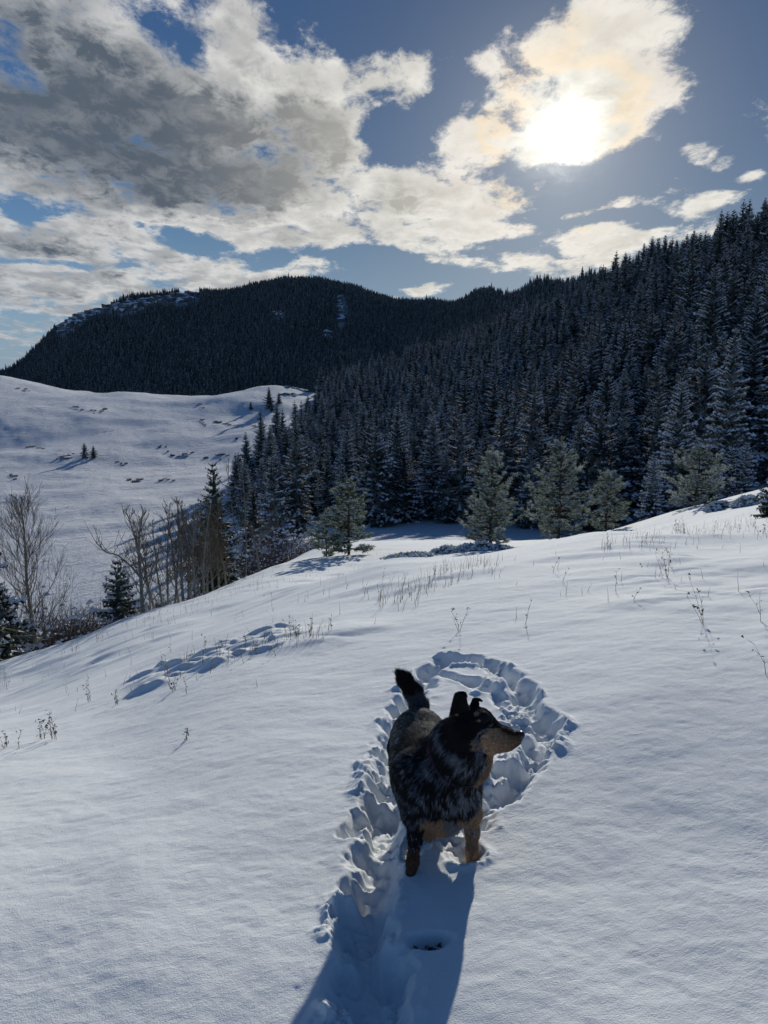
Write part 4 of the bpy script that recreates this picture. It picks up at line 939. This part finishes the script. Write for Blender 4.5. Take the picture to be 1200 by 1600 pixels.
# ------------------------------------------------------------------ dry stalks through the snow
def stalks():
    rg = np.random.default_rng(33)
    def stems(name, spots, label, cat, mat, kind, group=None, w=.0022):
        g = Geo(); T = []
        for (x, y, z, h, lean, br) in spots:
            p = np.array([x, y, z - .02]); d = np.array([rg.normal(0, .12) + lean, rg.normal(0, .12), 1]); k = 3; s = np.array([w, 0, 0]); s2 = np.array([0, w, 0])
            for j in range(k):
                q = p + d / np.linalg.norm(d) * h / k; f0, f1 = 1 - .25 * j, 1 - .25 * (j + 1)
                for ss in (s, s2): T += [(p - ss * f0, p + ss * f0, q + ss * f1), (p - ss * f0, q + ss * f1, q - ss * f1)]
                if br:
                    for m in range(2):
                        e = q + np.array([rg.normal(0, .25), rg.normal(0, .25), rg.uniform(.15, .6)]) * h * .28; T.append((q - s, q + s, e)); c = rg.normal(0, .006, (3, 3)) * (1 + h); T.append(tuple(e + c))
                d = d + rg.normal(0, .14, 3); p = q
        g.tris(T, 0); o = g.build(name, mat); tag(o, label, cat, group, kind); return o
    def scatter(px0, px1, pyf, n, h0, h1, br=.3, lean=0.0):
        out = []
        px = rg.uniform(px0, px1, n)
        for a in px:
            py = pyf(a) + rg.normal(0, 1) * pyf.s; d = ray(a, py); lo, hi = 3.0, 34.0
            for _ in range(18):
                Y = (lo + hi) / 2; k = Y / d[1]
                if EYE + d[2] * k > NEAR([d[0] * k], [Y])[0]: lo = Y
                else: hi = Y
            x, y = d[0] * lo / d[1], lo; out.append((x, y, gz(x, y), rg.uniform(h0, h1), lean, rg.random() < br))
        return out
    class Ln:
        def __init__(s, pts, sp): s.p, s.s = pts, sp
        def __call__(s, x): return float(np.interp(x, [p[0] for p in s.p], [p[1] for p in s.p]))
    A = scatter(590, 790, Ln([(590, 945), (650, 925), (720, 895), (790, 880)], 10), 170, .05, .22, .1)
    A += scatter(940, 1180, Ln([(940, 855), (1060, 838), (1180, 825)], 9), 220, .05, .18, .12, .05)
    A += scatter(400, 620, Ln([(400, 910), (620, 885)], 14), 110, .05, .18, .15)
    A += scatter(250, 520, Ln([(250, 1060), (400, 1015), (520, 985)], 8), 110, .04, .16, .2)
    A += scatter(0, 600, Ln([(0, 1080), (300, 985), (600, 900)], 45), 110, .04, .16, .2)
    A += scatter(150, 420, Ln([(150, 990), (290, 955), (420, 900)], 8), 120, .06, .25, .3)
    A += scatter(780, 1200, Ln([(780, 900), (1200, 900)], 30), 40, .05, .2, .3)
    stems('dry_grass', A, 'dry grass stems poking through the snow in loose bands', 'grass', M_STRAW, 'stuff')
    # single weeds one can pick out
    for px, py, h, n, lab in ((1040, 905, .33, 5, 'tall bent dead weed stems on the right slope, leaning left'), (1098, 975, .42, 3, 'long thin dead stalks leaning left on the right slope'), (1190, 970, .36, 2, 'upright dead stalk beside the right edge'), (1198, 1055, .35, 2, 'short slanting stalk at the right edge, lowest one'), (85, 1155, .28, 6, 'branchy dead weed with seed heads at the left, beside a thin stalk'), (65, 1155, .22, 5, 'squat tangled dead weed at the far left'), (8, 1168, .15, 4, 'tiny dead weed at the left edge, lowest one'), (118, 1020, .34, 7, 'small dark twiggy weed in front of the snow hump'), (155, 1004, .34, 6, 'dark twiggy weed on the snow hump'), (270, 1080, .16, 5, 'small weed beside the snow-filled track marks'), (183, 1100, .2, 4, 'short weed left of the track marks'), (716, 985, .26, 3, 'thin stalks rising alone in mid slope'), (465, 998, .2, 5, 'dark stubby weed in the centre-left slope'), (290, 1158, .14, 2, 'single pale stalk in smooth snow at left'), (2, 1070, .5, 12, 'leafless twiggy shrub at the left edge of the brow'), (1065, 838, .3, 16, 'dark tuft of dead weeds on the right-hand brow'), (1195, 838, .25, 10, 'dark tuft of dead weeds at the right edge of the brow'), (140, 1095, .3, 4, 'arching thin dead stem left of the track marks')):
        S_ = scatter(px - n * .9, px + n * .9, Ln([(px, py)], 1.5), n, h * .45, h * .8, .85, -.25 if px > 1030 and px < 1100 else 0)
        stems('dead_weed', S_, lab, 'weed', M_WEED, None, w=.0017)
    hx, hy = HOLE
    stems('dead_weed', [(hx + rg.uniform(-.05, .06), hy + rg.uniform(-.025, .02), gz(hx, hy) + .0, .035, 0, True) for _ in range(22)], 'frosted grass tuft at the bottom of the small hole in the shaded snow', 'grass tuft', M_WEED, None, w=.002)
stalks()
# ------------------------------------------------------------------ the dog
def build_dog():
    rg = np.random.default_rng(77)
    def P(px, py, Y): return W(px, py, Y)
    # rounded cones (a, b, radius at a, radius at b, label); labels steer the coat
    FR = (.0, .0)
    C = [
        ('chest', P(679, 1226, 2.07), P(672, 1212, 2.18), .111, .117), ('body', P(672, 1212, 2.18), P(665, 1190, 2.30), .122, .116),
        ('body', P(665, 1190, 2.30), P(656, 1158, 2.43), .113, .093), ('rump', P(654, 1150, 2.44), P(655, 1145, 2.47), .092, .088),
        ('chest', P(704, 1245, 2.06), P(700, 1282, 2.09), .092, .040), ('chest', P(690, 1250, 2.08), P(668, 1285, 2.12), .085, .05),
        ('shoulder', P(644, 1205, 2.08), P(648, 1270, 2.05), .062, .038), ('shoulder', P(724, 1215, 2.12), P(734, 1268, 2.11), .056, .034),
        # withers and neck
        ('neck', P(690, 1195, 2.12), P(712, 1160, 2.05), .082, .067), ('neck', P(712, 1168, 2.04), P(732, 1140, 2.00), .066, .054), ('neck', P(708, 1205, 2.02), P(738, 1172, 1.99), .070, .050),
        # front legs
        ('legR', P(648, 1272, 2.05), P(649, 1308, 2.03), .031, .021), ('legR', P(649, 1308, 2.03), P(645, 1345, 1.985), .0195, .0155), ('legR', P(645, 1345, 1.985), P(640, 1378, 1.96), .0155, .015),
        ('pawR', P(638, 1385, 1.95), P(638, 1392, 1.925), .027, .022),
        ('legL', P(734, 1268, 2.11), P(738, 1300, 2.09), .029, .020), ('legL', P(738, 1300, 2.09), P(737, 1330, 2.055), .019, .0158), ('legL', P(737, 1330, 2.055), P(736, 1362, 2.03), .0158, .015),
        ('pawL', P(736, 1368, 2.02), P(737, 1376, 1.995), .026, .021),
        # hind legs: thigh, stifle forward, hock back, shank straight down into the snow
        ('hind', P(634, 1170, 2.44), P(640, 1222, 2.36), .068, .046), ('hind', P(640, 1222, 2.36), P(645, 1232, 2.50), .040, .024), ('hind', P(645, 1232, 2.50), P(646, 1262, 2.47), .022, .020), ('hind', P(646, 1264, 2.46), P(646, 1268, 2.43), .024, .02),
        ('hind', P(684, 1170, 2.46), P(690, 1220, 2.38), .066, .044), ('hind', P(690, 1220, 2.38), P(690, 1230, 2.52), .038, .024), ('hind', P(690, 1230, 2.52), P(690, 1258, 2.49), .022, .020), ('hind', P(690, 1260, 2.48), P(690, 1264, 2.45), .024, .02),
        # skull, cheeks, muzzle
        ('head', P(733, 1129, 2.01), P(748, 1131, 1.995), .048, .043), ('head', P(750, 1131, 1.995), P(765, 1139, 1.985), .038, .029), ('cheek', P(738, 1152, 1.985), P(758, 1154, 1.98), .045, .033),
        ('muzzle', P(764, 1151, 1.98), P(787, 1154, 1.97), .041, .034), ('muzzle', P(787, 1154, 1.97), P(803, 1155, 1.96), .034, .0225), ('nose', P(811, 1148, 1.958), P(813.5, 1149, 1.957), .0135, .0125),
        ('jaw', P(756, 1166, 1.98), P(796, 1165, 1.965), .024, .013), ('throat', P(752, 1168, 1.985), P(742, 1196, 2.01), .032, .042),
        ('brow', P(757, 1119, 1.972), P(763, 1123, 1.968), .014, .012),
        # tail
        ('tail', P(656, 1122, 2.52), P(655, 1104, 2.55), .040, .027), ('tail', P(655, 1104, 2.55), P(647, 1084, 2.56), .027, .026), ('tail', P(647, 1084, 2.56), P(633, 1063, 2.55), .026, .021), ('tail', P(633, 1063, 2.55), P(624, 1053, 2.54), .020, .009),
    ]
    K = {'head': .028, 'muzzle': .016, 'nose': .006, 'jaw': .012, 'brow': .012, 'cheek': .028, 'tail': .014, 'legR': .02, 'legL': .02, 'pawR': .008, 'pawL': .008, 'hind': .02, 'throat': .03, 'shoulder': .035}
    lo = np.min([np.minimum(a, b) - max(r, q) - .03 for _, a, b, r, q in C], axis=0); hi = np.max([np.maximum(a, b) + max(r, q) + .03 for _, a, b, r, q in C], axis=0)
    st = .0062; n = np.ceil((hi - lo) / st).astype(int) + 1
    gx, gy, gzz = [lo[i] + st * np.arange(n[i]) for i in range(3)]
    F = np.full(n, 1.0, np.float32)
    def seg(p, a, b, r, q):
        ab = b - a; t = np.clip(((p - a) @ ab) / (ab @ ab), 0, 1); return np.linalg.norm(p - a - t[..., None] * ab, axis=-1) - (r + (q - r) * t)
    for nm, a, b, r, q in C:
        k = K.get(nm, .04); m = max(r, q) + k + .03
        i0 = np.maximum(((np.minimum(a, b) - m - lo) / st).astype(int), 0); i1 = np.minimum(((np.maximum(a, b) + m - lo) / st).astype(int) + 2, n)
        sl = tuple(slice(i0[i], i1[i]) for i in range(3))
        X, Y_, Z_ = np.meshgrid(gx[sl[0]], gy[sl[1]], gzz[sl[2]], indexing='ij'); d = seg(np.stack([X, Y_, Z_], -1), a, b, r, q)
        f = F[sl]; h = np.clip(.5 + .5 * (d - f) / k, 0, 1); F[sl] = (d * (1 - h) + f * h - k * h * (1 - h)).astype(np.float32)
    # eye socket hollow and mouth crease
    def carve(a, b, r, k):
        m = r + k + .02; i0 = np.maximum(((np.minimum(a, b) - m - lo) / st).astype(int), 0); i1 = np.minimum(((np.maximum(a, b) + m - lo) / st).astype(int) + 2, n)
        sl = tuple(slice(i0[i], i1[i]) for i in range(3)); X, Y_, Z_ = np.meshgrid(gx[sl[0]], gy[sl[1]], gzz[sl[2]], indexing='ij'); d = -seg(np.stack([X, Y_, Z_], -1), a, b, r, r)
        f = F[sl]; h = np.clip(.5 - .5 * (f - d) / k, 0, 1); F[sl] = (f * (1 - h) + d * h + k * h * (1 - h)).astype(np.float32)
    EYE_P = P(766, 1133, 1.953); carve(EYE_P + np.array([0, -.004, 0]), EYE_P + np.array([.003, -.004, 0]), .007, .008)
    carve(P(768, 1169, 1.945), P(805, 1164, 1.940), .003, .004)
    # surface nets
    S_ = F < 0; cell = np.zeros(n - 1, int); acc = np.zeros((*(n - 1), 3)); cnt = np.zeros(n - 1)
    def edge(ax):
        s0 = [slice(None)] * 3; s1 = [slice(None)] * 3; s0[ax] = slice(0, -1); s1[ax] = slice(1, None)
        a, b = F[tuple(s0)], F[tuple(s1)]; c = (a < 0) != (b < 0); idx = np.argwhere(c); av, bv = a[c], b[c]; return idx, av / (av - bv), av < 0
    quads = []; E = [edge(ax) for ax in range(3)]
    for ax in range(3):
        idx, t, ins = E[ax]; pos = idx.astype(float); pos[:, ax] += t; o1, o2 = [i for i in range(3) if i != ax]
        for d1 in (0, -1):
            for d2 in (0, -1):
                c = idx.copy(); c[:, o1] += d1; c[:, o2] += d2; ok = ((c >= 0) & (c < n - 1)).all(1); np.add.at(acc, tuple(c[ok].T), pos[ok]); np.add.at(cnt, tuple(c[ok].T), 1)
    act = cnt > 0; cell = np.full(n - 1, -1); cell[act] = np.arange(act.sum()); V = lo + st * (acc[act] / cnt[act][:, None])
    for ax in range(3):
        idx, t, ins = E[ax]; o1, o2 = [(1, 2), (2, 0), (0, 1)][ax]; q = []
        for d1, d2 in ((0, 0), (-1, 0), (-1, -1), (0, -1)):
            c = idx.copy(); c[:, o1] += d1; c[:, o2] += d2; q.append(cell[tuple(c.T)])
        q = np.stack(q, 1); q[~ins] = q[~ins][:, ::-1]; quads.append(q)
    Q = np.concatenate(quads)
    # light smoothing
    for _ in range(2):
        s = np.zeros_like(V); c = np.zeros(len(V))
        for i in range(4): np.add.at(s, Q[:, i], V[Q[:, (i + 1) % 4]]); np.add.at(s, Q[:, (i + 1) % 4], V[Q[:, i]]); np.add.at(c, Q[:, i], 1); np.add.at(c, Q[:, (i + 1) % 4], 1)
        V = V * .55 + .45 * s / c[:, None]
    names = [c[0] for c in C]
    def nearest(p): return np.argmin(np.stack([seg(p, a, b, r, q) for _, a, b, r, q in C], 1), 1)
    LAB = np.array(names)
    def n3(p, sc, seed):                                 # cheap 3-D-ish noise
        return vnoise(p[:, 0] * sc + p[:, 1] * sc * .6, p[:, 2] * sc - p[:, 1] * sc * .35, seed) + .5 * vnoise(p[:, 0] * sc * 2.1 - p[:, 1] * sc * 1.5, p[:, 2] * sc * 2.1 + p[:, 1] * sc, seed + 5)
    BLK, GRY, WHT, TAN, DTN, RMP = [np.array(c) for c in ((.011, .011, .013), (.10, .113, .138), (.38, .40, .44), (.37, .23, .14), (.17, .085, .05), (.20, .205, .175))]
    def coat(p):
        lab = LAB[nearest(p)]; zc = p[:, 1] * CP - (p[:, 2] - EYE) * SP; qx = 600 + F_PX * p[:, 0] / zc; qy = 800 - F_PX * ((p[:, 1] * SP + (p[:, 2] - EYE) * CP) / zc)
        pf = p * np.array([1, 1, .55]); g = n3(pf, 70, 3) * .8 + .6 * n3(pf, 170, 7); w = n3(pf, 170, 13); bl = n3(p, 11, 23); qx0, qy0 = qx, qy; qx = qx + 7 * g + 4 * w; qy = qy + 9 * n3(p, 26, 61) + 6 * n3(p, 70, 63)
        col = np.where(((g + .6 * w) > .05)[:, None], GRY, BLK); col = np.where(((g * .5 + w) > .42)[:, None], WHT * .75, col)
        dark = ((bl > .02) & (qx < 740)) | ((qx > 640) & (qx < 700) & (qy > 1150) & (qy < 1275) & (bl > -.22))
        col = np.where(dark[:, None] & (w < .45)[:, None], BLK, col)
        # pale ticked bib on the forechest and below the cheek
        bib = (((qx - 708) / 34) ** 2 + ((qy - 1252) / 20) ** 2 < 1) | (((qx - 722) / 14) ** 2 + ((qy - 1196) / 22) ** 2 < 1)
        col = np.where((bib & (g + w > .02))[:, None], WHT * .5, col)
        rump = ((lab == 'rump') | (lab == 'body')) & (p[:, 1] > 2.26) & (p[:, 2] > .1); k = np.clip((p[:, 1] - 2.24) / .16, 0, 1)[:, None] * rump[:, None]; col = col * (1 - k * .8) + RMP * .75 * np.clip(1 + 1.5 * w[:, None] + .9 * g[:, None], .15, 2.2) * k * .8
        hd = np.isin(lab, ['head', 'brow', 'cheek']) | ((lab == 'neck') & (qx > 700) & (qy < 1170)); col = np.where(hd[:, None], np.where((w > .55)[:, None], GRY * .6, BLK), col)
        # tan: muzzle side, cheek, throat, brow spot, legs, under the chest
        ck = (lab == 'cheek') & (qy > 1149 + (758 - qx) * .25) & (qx > 738); col = np.where(ck[:, None], np.where((g > .12)[:, None], GRY * 1.2, TAN * .75), col)
        mz = (lab == 'muzzle') | (lab == 'jaw'); top = qy < 1141 + (qx - 770) * .27; col = np.where((mz & ~top)[:, None], TAN * (1 - .62 * np.clip((qx[:, None] - 772) / 34, 0, 1)) * (1 + .3 * g[:, None]), col); col = np.where((mz & top)[:, None], DTN * np.where(qx > 783, .35, .12)[:, None], col)
        col = np.where((lab == 'nose')[:, None], BLK * .7, col)
        th = (lab == 'throat') & (qx > 738); col = np.where(th[:, None], TAN * .75, col)
        for cx, cy, rx, ry in ((746, 1115, 3.4, 3.4), (750, 1126, 2.6, 2.4), (716, 1114, 3, 5)): col = np.where(((((qx0 - cx) / rx) ** 2 + ((qy0 - cy) / ry) ** 2 < 1) & (p[:, 1] < 2.02))[:, None], TAN * 1.1, col)
        qx, qy = np.where(hd, qx0, qx), np.where(hd, qy0, qy); st_ = np.abs((qy - 1142) + (qx - 757) * .55) < 1.8; col = np.where((st_ & (qx > 740) & (qx < 768))[:, None], WHT * .45, col)
        legR = np.isin(lab, ['legR', 'pawR']); col = np.where((legR & ((qx > 661) | (qy > 1322)) & (w < .3))[:, None], np.where((qy > 1322)[:, None], DTN * .9, TAN * .8), col)
        legL = np.isin(lab, ['legL', 'pawL']) | ((lab == 'shoulder') & (qx > 724) & (qy > 1225)); col = np.where(legL[:, None], TAN * .95, col); band = legL & (np.abs(qy - 1297) < 5) & (w > -.1); col = np.where(band[:, None], WHT * .7, col)
        un = ((lab == 'chest') | (lab == 'shoulder')) & (qy > 1280 + 6 * g) & (qx > 655) & (w < .55); col = np.where(un[:, None], TAN * .95 * (1 + .35 * g[:, None]), col)
        bel = (lab == 'chest') & (qy > 1284) & (qx > 696) & (qx < 724); col = np.where(bel[:, None], np.where((w > .1)[:, None], GRY, WHT * .5), col)
        tl = lab == 'tail'; col = np.where(tl[:, None], np.where((qy > 1090 + 8 * w)[:, None], GRY * .9, BLK), col)
        hi_ = lab == 'hind'; col = np.where((hi_ & (p[:, 2] < .05))[:, None], TAN * .5, col)
        return np.clip(col * (1 + .25 * w[:, None]), .004, 1)
    def coat_mat(name, attr):
        def f(nt, b):
            L = nt.links; a = nd(nt, 'ShaderNodeAttribute', attribute_name='coat'); tc = nd(nt, 'ShaderNodeTexCoord').outputs['Object']
            v = ramp(nt, noise_n(nt, tc, 160, 3, .6), [(.3, (.55, .55, .55)), (.7, (1.3, 1.3, 1.3))]); mx = nd(nt, 'ShaderNodeMix', data_type='RGBA', blend_type='MULTIPLY'); mx.inputs[0].default_value = 1
            L.new(a.outputs['Color'], mx.inputs[6]); L.new(v, mx.inputs[7]); L.new(mx.outputs[2], b.inputs['Base Color']); b.inputs['Roughness'].default_value = .7; b.inputs['Specular IOR Level'].default_value = .2
        return material(name, f)
    root = empty('dog', tuple(P(690, 1360, 2.0))); tag(root, 'mottled blue-black and tan dog standing in snow, head turned right, tail raised', 'dog')
    o = np.array(root.location)
    mb = coat_mat('dog_coat', 'coat')
    body = mesh('body', V - o, Q.astype(np.int32), mb, root, smooth=True)
    ca = body.data.color_attributes.new('coat', 'FLOAT_COLOR', 'POINT'); ca.data.foreach_set('color', np.c_[coat(V), np.ones(len(V))].astype(np.float32).ravel())
    # ears: cupped shells with a folded tip
    def ear(base, width, hgt, lean, tipdir, seed, face):
        """base centre, up vector lean, tip folds towards tipdir; face = where the opening looks"""
        u = np.array(lean, float); u /= np.linalg.norm(u); fc = np.array(face, float); fc -= u * (fc @ u); fc /= np.linalg.norm(fc); s = np.cross(u, fc); td = np.array(tipdir, float)
        Vv = []; nu, nv = 9, 9
        for side in (1, -1):
            for i in range(nu):
                t = i / (nu - 1); w = width * (1.18 - .62 * min(t / .68, 1)) * (1 if t < .7 else max(.15, 1 - (t - .7) * 2.7)); fold = max(0, t - .66) / .34
                c = base + u * hgt * (min(t, .68) + .0 * t) + u * hgt * .0 + td * hgt * .27 * fold
                for j in range(nv):
                    q = -1 + 2 * j / (nv - 1); Vv.append(c + s * w * q - fc * width * .55 * (1 - q * q) * (1 - .6 * t) * 1.0 + fc * .0022 * side * (1 if abs(q) < .99 else 0))
        Fq = []
        for sd in (0, 1):
            for i in range(nu - 1):
                for j in range(nv - 1):
                    a = sd * nu * nv + i * nv + j; f = (a, a + 1, a + nv + 1, a + nv); Fq.append(f if sd == 0 else f[::-1])
        return np.array(Vv), np.array(Fq)
    eV = []
    for base, wd, hg, ln, td, fc in ((P(718, 1118, 1.975), .030, .104, (.02, .05, 1), (.62, -.5, -.30), (.35, -1, .05)), (P(741, 1112, 2.03), .024, .056, (.2, .1, 1), (1.1, -.2, -.30), (.75, -.6, .1))):
        Vv, Fq = ear(np.array(base), wd, hg, ln, td, 0, fc); e = mesh('ear', Vv - o, Fq, mb, root, smooth=True)
        inner = np.zeros(len(Vv), bool); c = np.tile(BLK, (len(Vv), 1)); pos = (Vv - base) ; c = np.where(((pos[:, 2] < .03) & (np.arange(len(Vv)) < 81))[:, None], np.array([.02, .013, .012]), c)
        a = e.data.color_attributes.new('coat', 'FLOAT_COLOR', 'POINT'); a.data.foreach_set('color', np.c_[c, np.ones(len(c))].astype(np.float32).ravel()); eV.append((Vv, Fq))
    # eye and nose leather
    def ball(name, c, r, mat, sq=(1, 1, 1)):
        me = bpy.data.meshes.new(name); import bmesh; bm = bmesh.new(); bmesh.ops.create_uvsphere(bm, u_segments=14, v_segments=9, radius=r); bmesh.ops.scale(bm, vec=sq, verts=bm.verts); bm.to_mesh(me); bm.free(); me.materials.append(mat)
        me.polygons.foreach_set('use_smooth', [True] * len(me.polygons)); ob = bpy.data.objects.new(name, me); COL.objects.link(ob); ob.parent = root; ob.location = c - o; return ob
    def glossy(col, ro):
        def f(nt, b): L = nt.links; tc = nd(nt, 'ShaderNodeTexCoord').outputs['Object']; L.new(ramp(nt, noise_n(nt, tc, 300, 2), [(.3, col), (.7, tuple(c * 1.5 for c in col))]), b.inputs['Base Color']); b.inputs['Roughness'].default_value = ro
        return f
    ball('eye', EYE_P + np.array([0, .001, 0]), .0078, material('eye', glossy((.012, .007, .004), .22)))
    ball('nose', P(814, 1148, 1.954), .0135, material('nose_leather', glossy((.012, .011, .012), .35)), (.9, 1.05, .85))
    # collar round the neck: a thin faded band with a ring and a small tag
    ctr = P(717, 1178, 2.045); ax = P(735, 1145, 2.00) - P(690, 1205, 2.12); ax /= np.linalg.norm(ax); e1 = np.cross(ax, (0, 0, 1.)); e1 /= np.linalg.norm(e1); e2 = np.cross(ax, e1)
    def surf_r(d):
        for r in np.arange(.14, .03, -.002):
            p = (ctr + d * r)[None]; f = 1.0
            for nm, a, b, ra, rb in C:
                k = K.get(nm, .04); dd = seg(p, a, b, ra, rb)[0]; h = min(max(.5 + .5 * (dd - f) / k, 0), 1); f = dd * (1 - h) + f * h - k * h * (1 - h)
            if f < 0: return r
        return .05
    m_ = 48; CV = []; 
    rs = [surf_r(e1 * math.cos(6.2832 * i / m_) + e2 * math.sin(6.2832 * i / m_)) for i in range(m_)]; rs = [sum(rs[(i + j) % m_] for j in (-2, -1, 0, 1, 2)) / 5 for i in range(m_)]
    for i in range(m_):
        d = e1 * math.cos(6.2832 * i / m_) + e2 * math.sin(6.2832 * i / m_)
        for (dr, dx) in ((.001, -.008), (.0065, -.008), (.0065, .008), (.001, .008)): CV.append(ctr + d * (rs[i] + dr) + ax * dx)
    CF = [(i * 4 + j, i * 4 + (j + 1) % 4, ((i + 1) % m_) * 4 + (j + 1) % 4, ((i + 1) % m_) * 4 + j) for i in range(m_) for j in range(4)]
    mesh('collar', np.array(CV) - o, np.array(CF), material('collar_webbing', plain((.035, .017, .027), .8, .3, 120)), root)
    # ring and tag hang at the throat side, at about (722, 1218)
    rp = P(723, 1221, 1.958); g = Geo(); ring = [rp + np.array([math.cos(q) * .009, -.002, math.sin(q) * .011]) for q in np.linspace(0, 6.2832, 15)]; tube(g, ring, [.0016] * 15, 5, 0)
    g.build('collar_ring', [material('worn_metal', plain((.35, .25, .22), .35, .2, 90))], root).location = tuple(-o)
    ear_p, ear_n = [], []
    # fur: short guard hairs combed from the head back and down
    tri = np.concatenate([Q[:, :3], Q[:, [0, 2, 3]]]); A0, B0, C0 = V[tri[:, 0]], V[tri[:, 1]], V[tri[:, 2]]; nr = np.cross(B0 - A0, C0 - A0); ar = np.linalg.norm(nr, axis=1); nr = nr / (ar[:, None] + 1e-12)
    N = 190000; ti = rg.choice(len(tri), N, p=ar / ar.sum()); u, v = rg.random((2, N)); f = u + v > 1; u[f], v[f] = 1 - u[f], 1 - v[f]
    p = A0[ti] + (B0 - A0)[ti] * u[:, None] + (C0 - A0)[ti] * v[:, None]; nn = nr[ti]; lab = LAB[nearest(p)]
    for Vv, Fq in eV:                                    # short fur on the ears too
        ft = np.concatenate([Fq[:, :3], Fq[:, [0, 2, 3]]]); k2 = 2600; t2 = rg.integers(0, len(ft), k2); w2 = rg.dirichlet((1, 1, 1), k2); T3 = Vv[ft[t2]]
        p2 = (T3 * w2[..., None]).sum(1); n2 = np.cross(T3[:, 1] - T3[:, 0], T3[:, 2] - T3[:, 0]); n2 /= np.linalg.norm(n2, axis=1)[:, None] + 1e-9
        ear_p.append(p2); ear_n.append(n2)
    if (nn * (p - np.array(P(672, 1212, 2.18)))).sum() < 0: nn = -nn
    back = np.array(P(655, 1150, 2.45)) - np.array(P(700, 1200, 2.05)); back /= np.linalg.norm(back)
    comb = np.tile(back * .55 + np.array([0, 0, -.8]), (N, 1))
    hd = np.isin(lab, ['head', 'muzzle', 'cheek', 'jaw', 'brow', 'nose']); comb[hd] = (-1, .15, -.12)
    lg = np.isin(lab, ['legR', 'legL', 'pawR', 'pawL', 'hind']); comb[lg] = (0, .15, -1)
    tl = lab == 'tail'; comb[tl] = (-.35, -.05, 1.0)
    nk = np.isin(lab, ['neck', 'throat']); comb[nk] = (-.45, .1, -.85)
    comb = comb - nn * (comb * nn).sum(1)[:, None]; comb /= np.linalg.norm(comb, axis=1)[:, None] + 1e-9
    comb += rg.normal(0, .13, (N, 3)); 
    ln = np.select([np.isin(lab, ['muzzle', 'jaw', 'brow', 'nose']), np.isin(lab, ['head', 'cheek']), lg, tl, nk | (lab == 'throat'), lab == 'rump'], [.004, .008, .008, .024, .021, .014], .018) * rg.uniform(.6, 1.25, N)
    ln = np.where(lab == 'nose', .001, ln)
    lift = np.select([hd, tl], [.2, .42], .26)
    pts = np.stack([p - nn * .002, p + (comb * .45 + nn * lift[:, None] * .8) * ln[:, None] * .6, p + (comb * 1.0 + nn * lift[:, None] * .8 + np.array([0, 0, -.08])) * ln[:, None]], 1)
    ep, en = np.concatenate(ear_p), np.concatenate(ear_n); M = len(ep); e2_ = ep + en * .0012 + rg.normal(0, .0005, (M, 3)) + np.array([0, 0, .0012]); e3 = ep + en * .002 + rg.normal(0, .0008, (M, 3)) + np.array([0, 0, .003])
    pts = np.concatenate([pts, np.stack([ep, e2_, e3], 1)]); cc = np.concatenate([coat(p) * rg.uniform(.75, 1.3, (N, 1)), np.tile(BLK, (M, 1)) * rg.uniform(.7, 1.6, (M, 1))]); N = N + M
    hc = bpy.data.hair_curves.new('fur'); hc.add_curves([3] * N); hc.attributes['position'].data.foreach_set('vector', (pts - o).astype(np.float32).ravel())
    ra = hc.attributes.get('radius') or hc.attributes.new('radius', 'FLOAT', 'POINT'); ra.data.foreach_set('value', np.tile([.00085, .0006, .00012], N).astype(np.float32))
    at = hc.attributes.new('coat', 'FLOAT_COLOR', 'CURVE'); at.data.foreach_set('color', np.c_[cc, np.ones(N)].astype(np.float32).ravel())
    hc.materials.append(mb); fur = bpy.data.objects.new('fur', hc); COL.objects.link(fur); fur.parent = root; fur['kind'] = 'stuff'
build_dog()
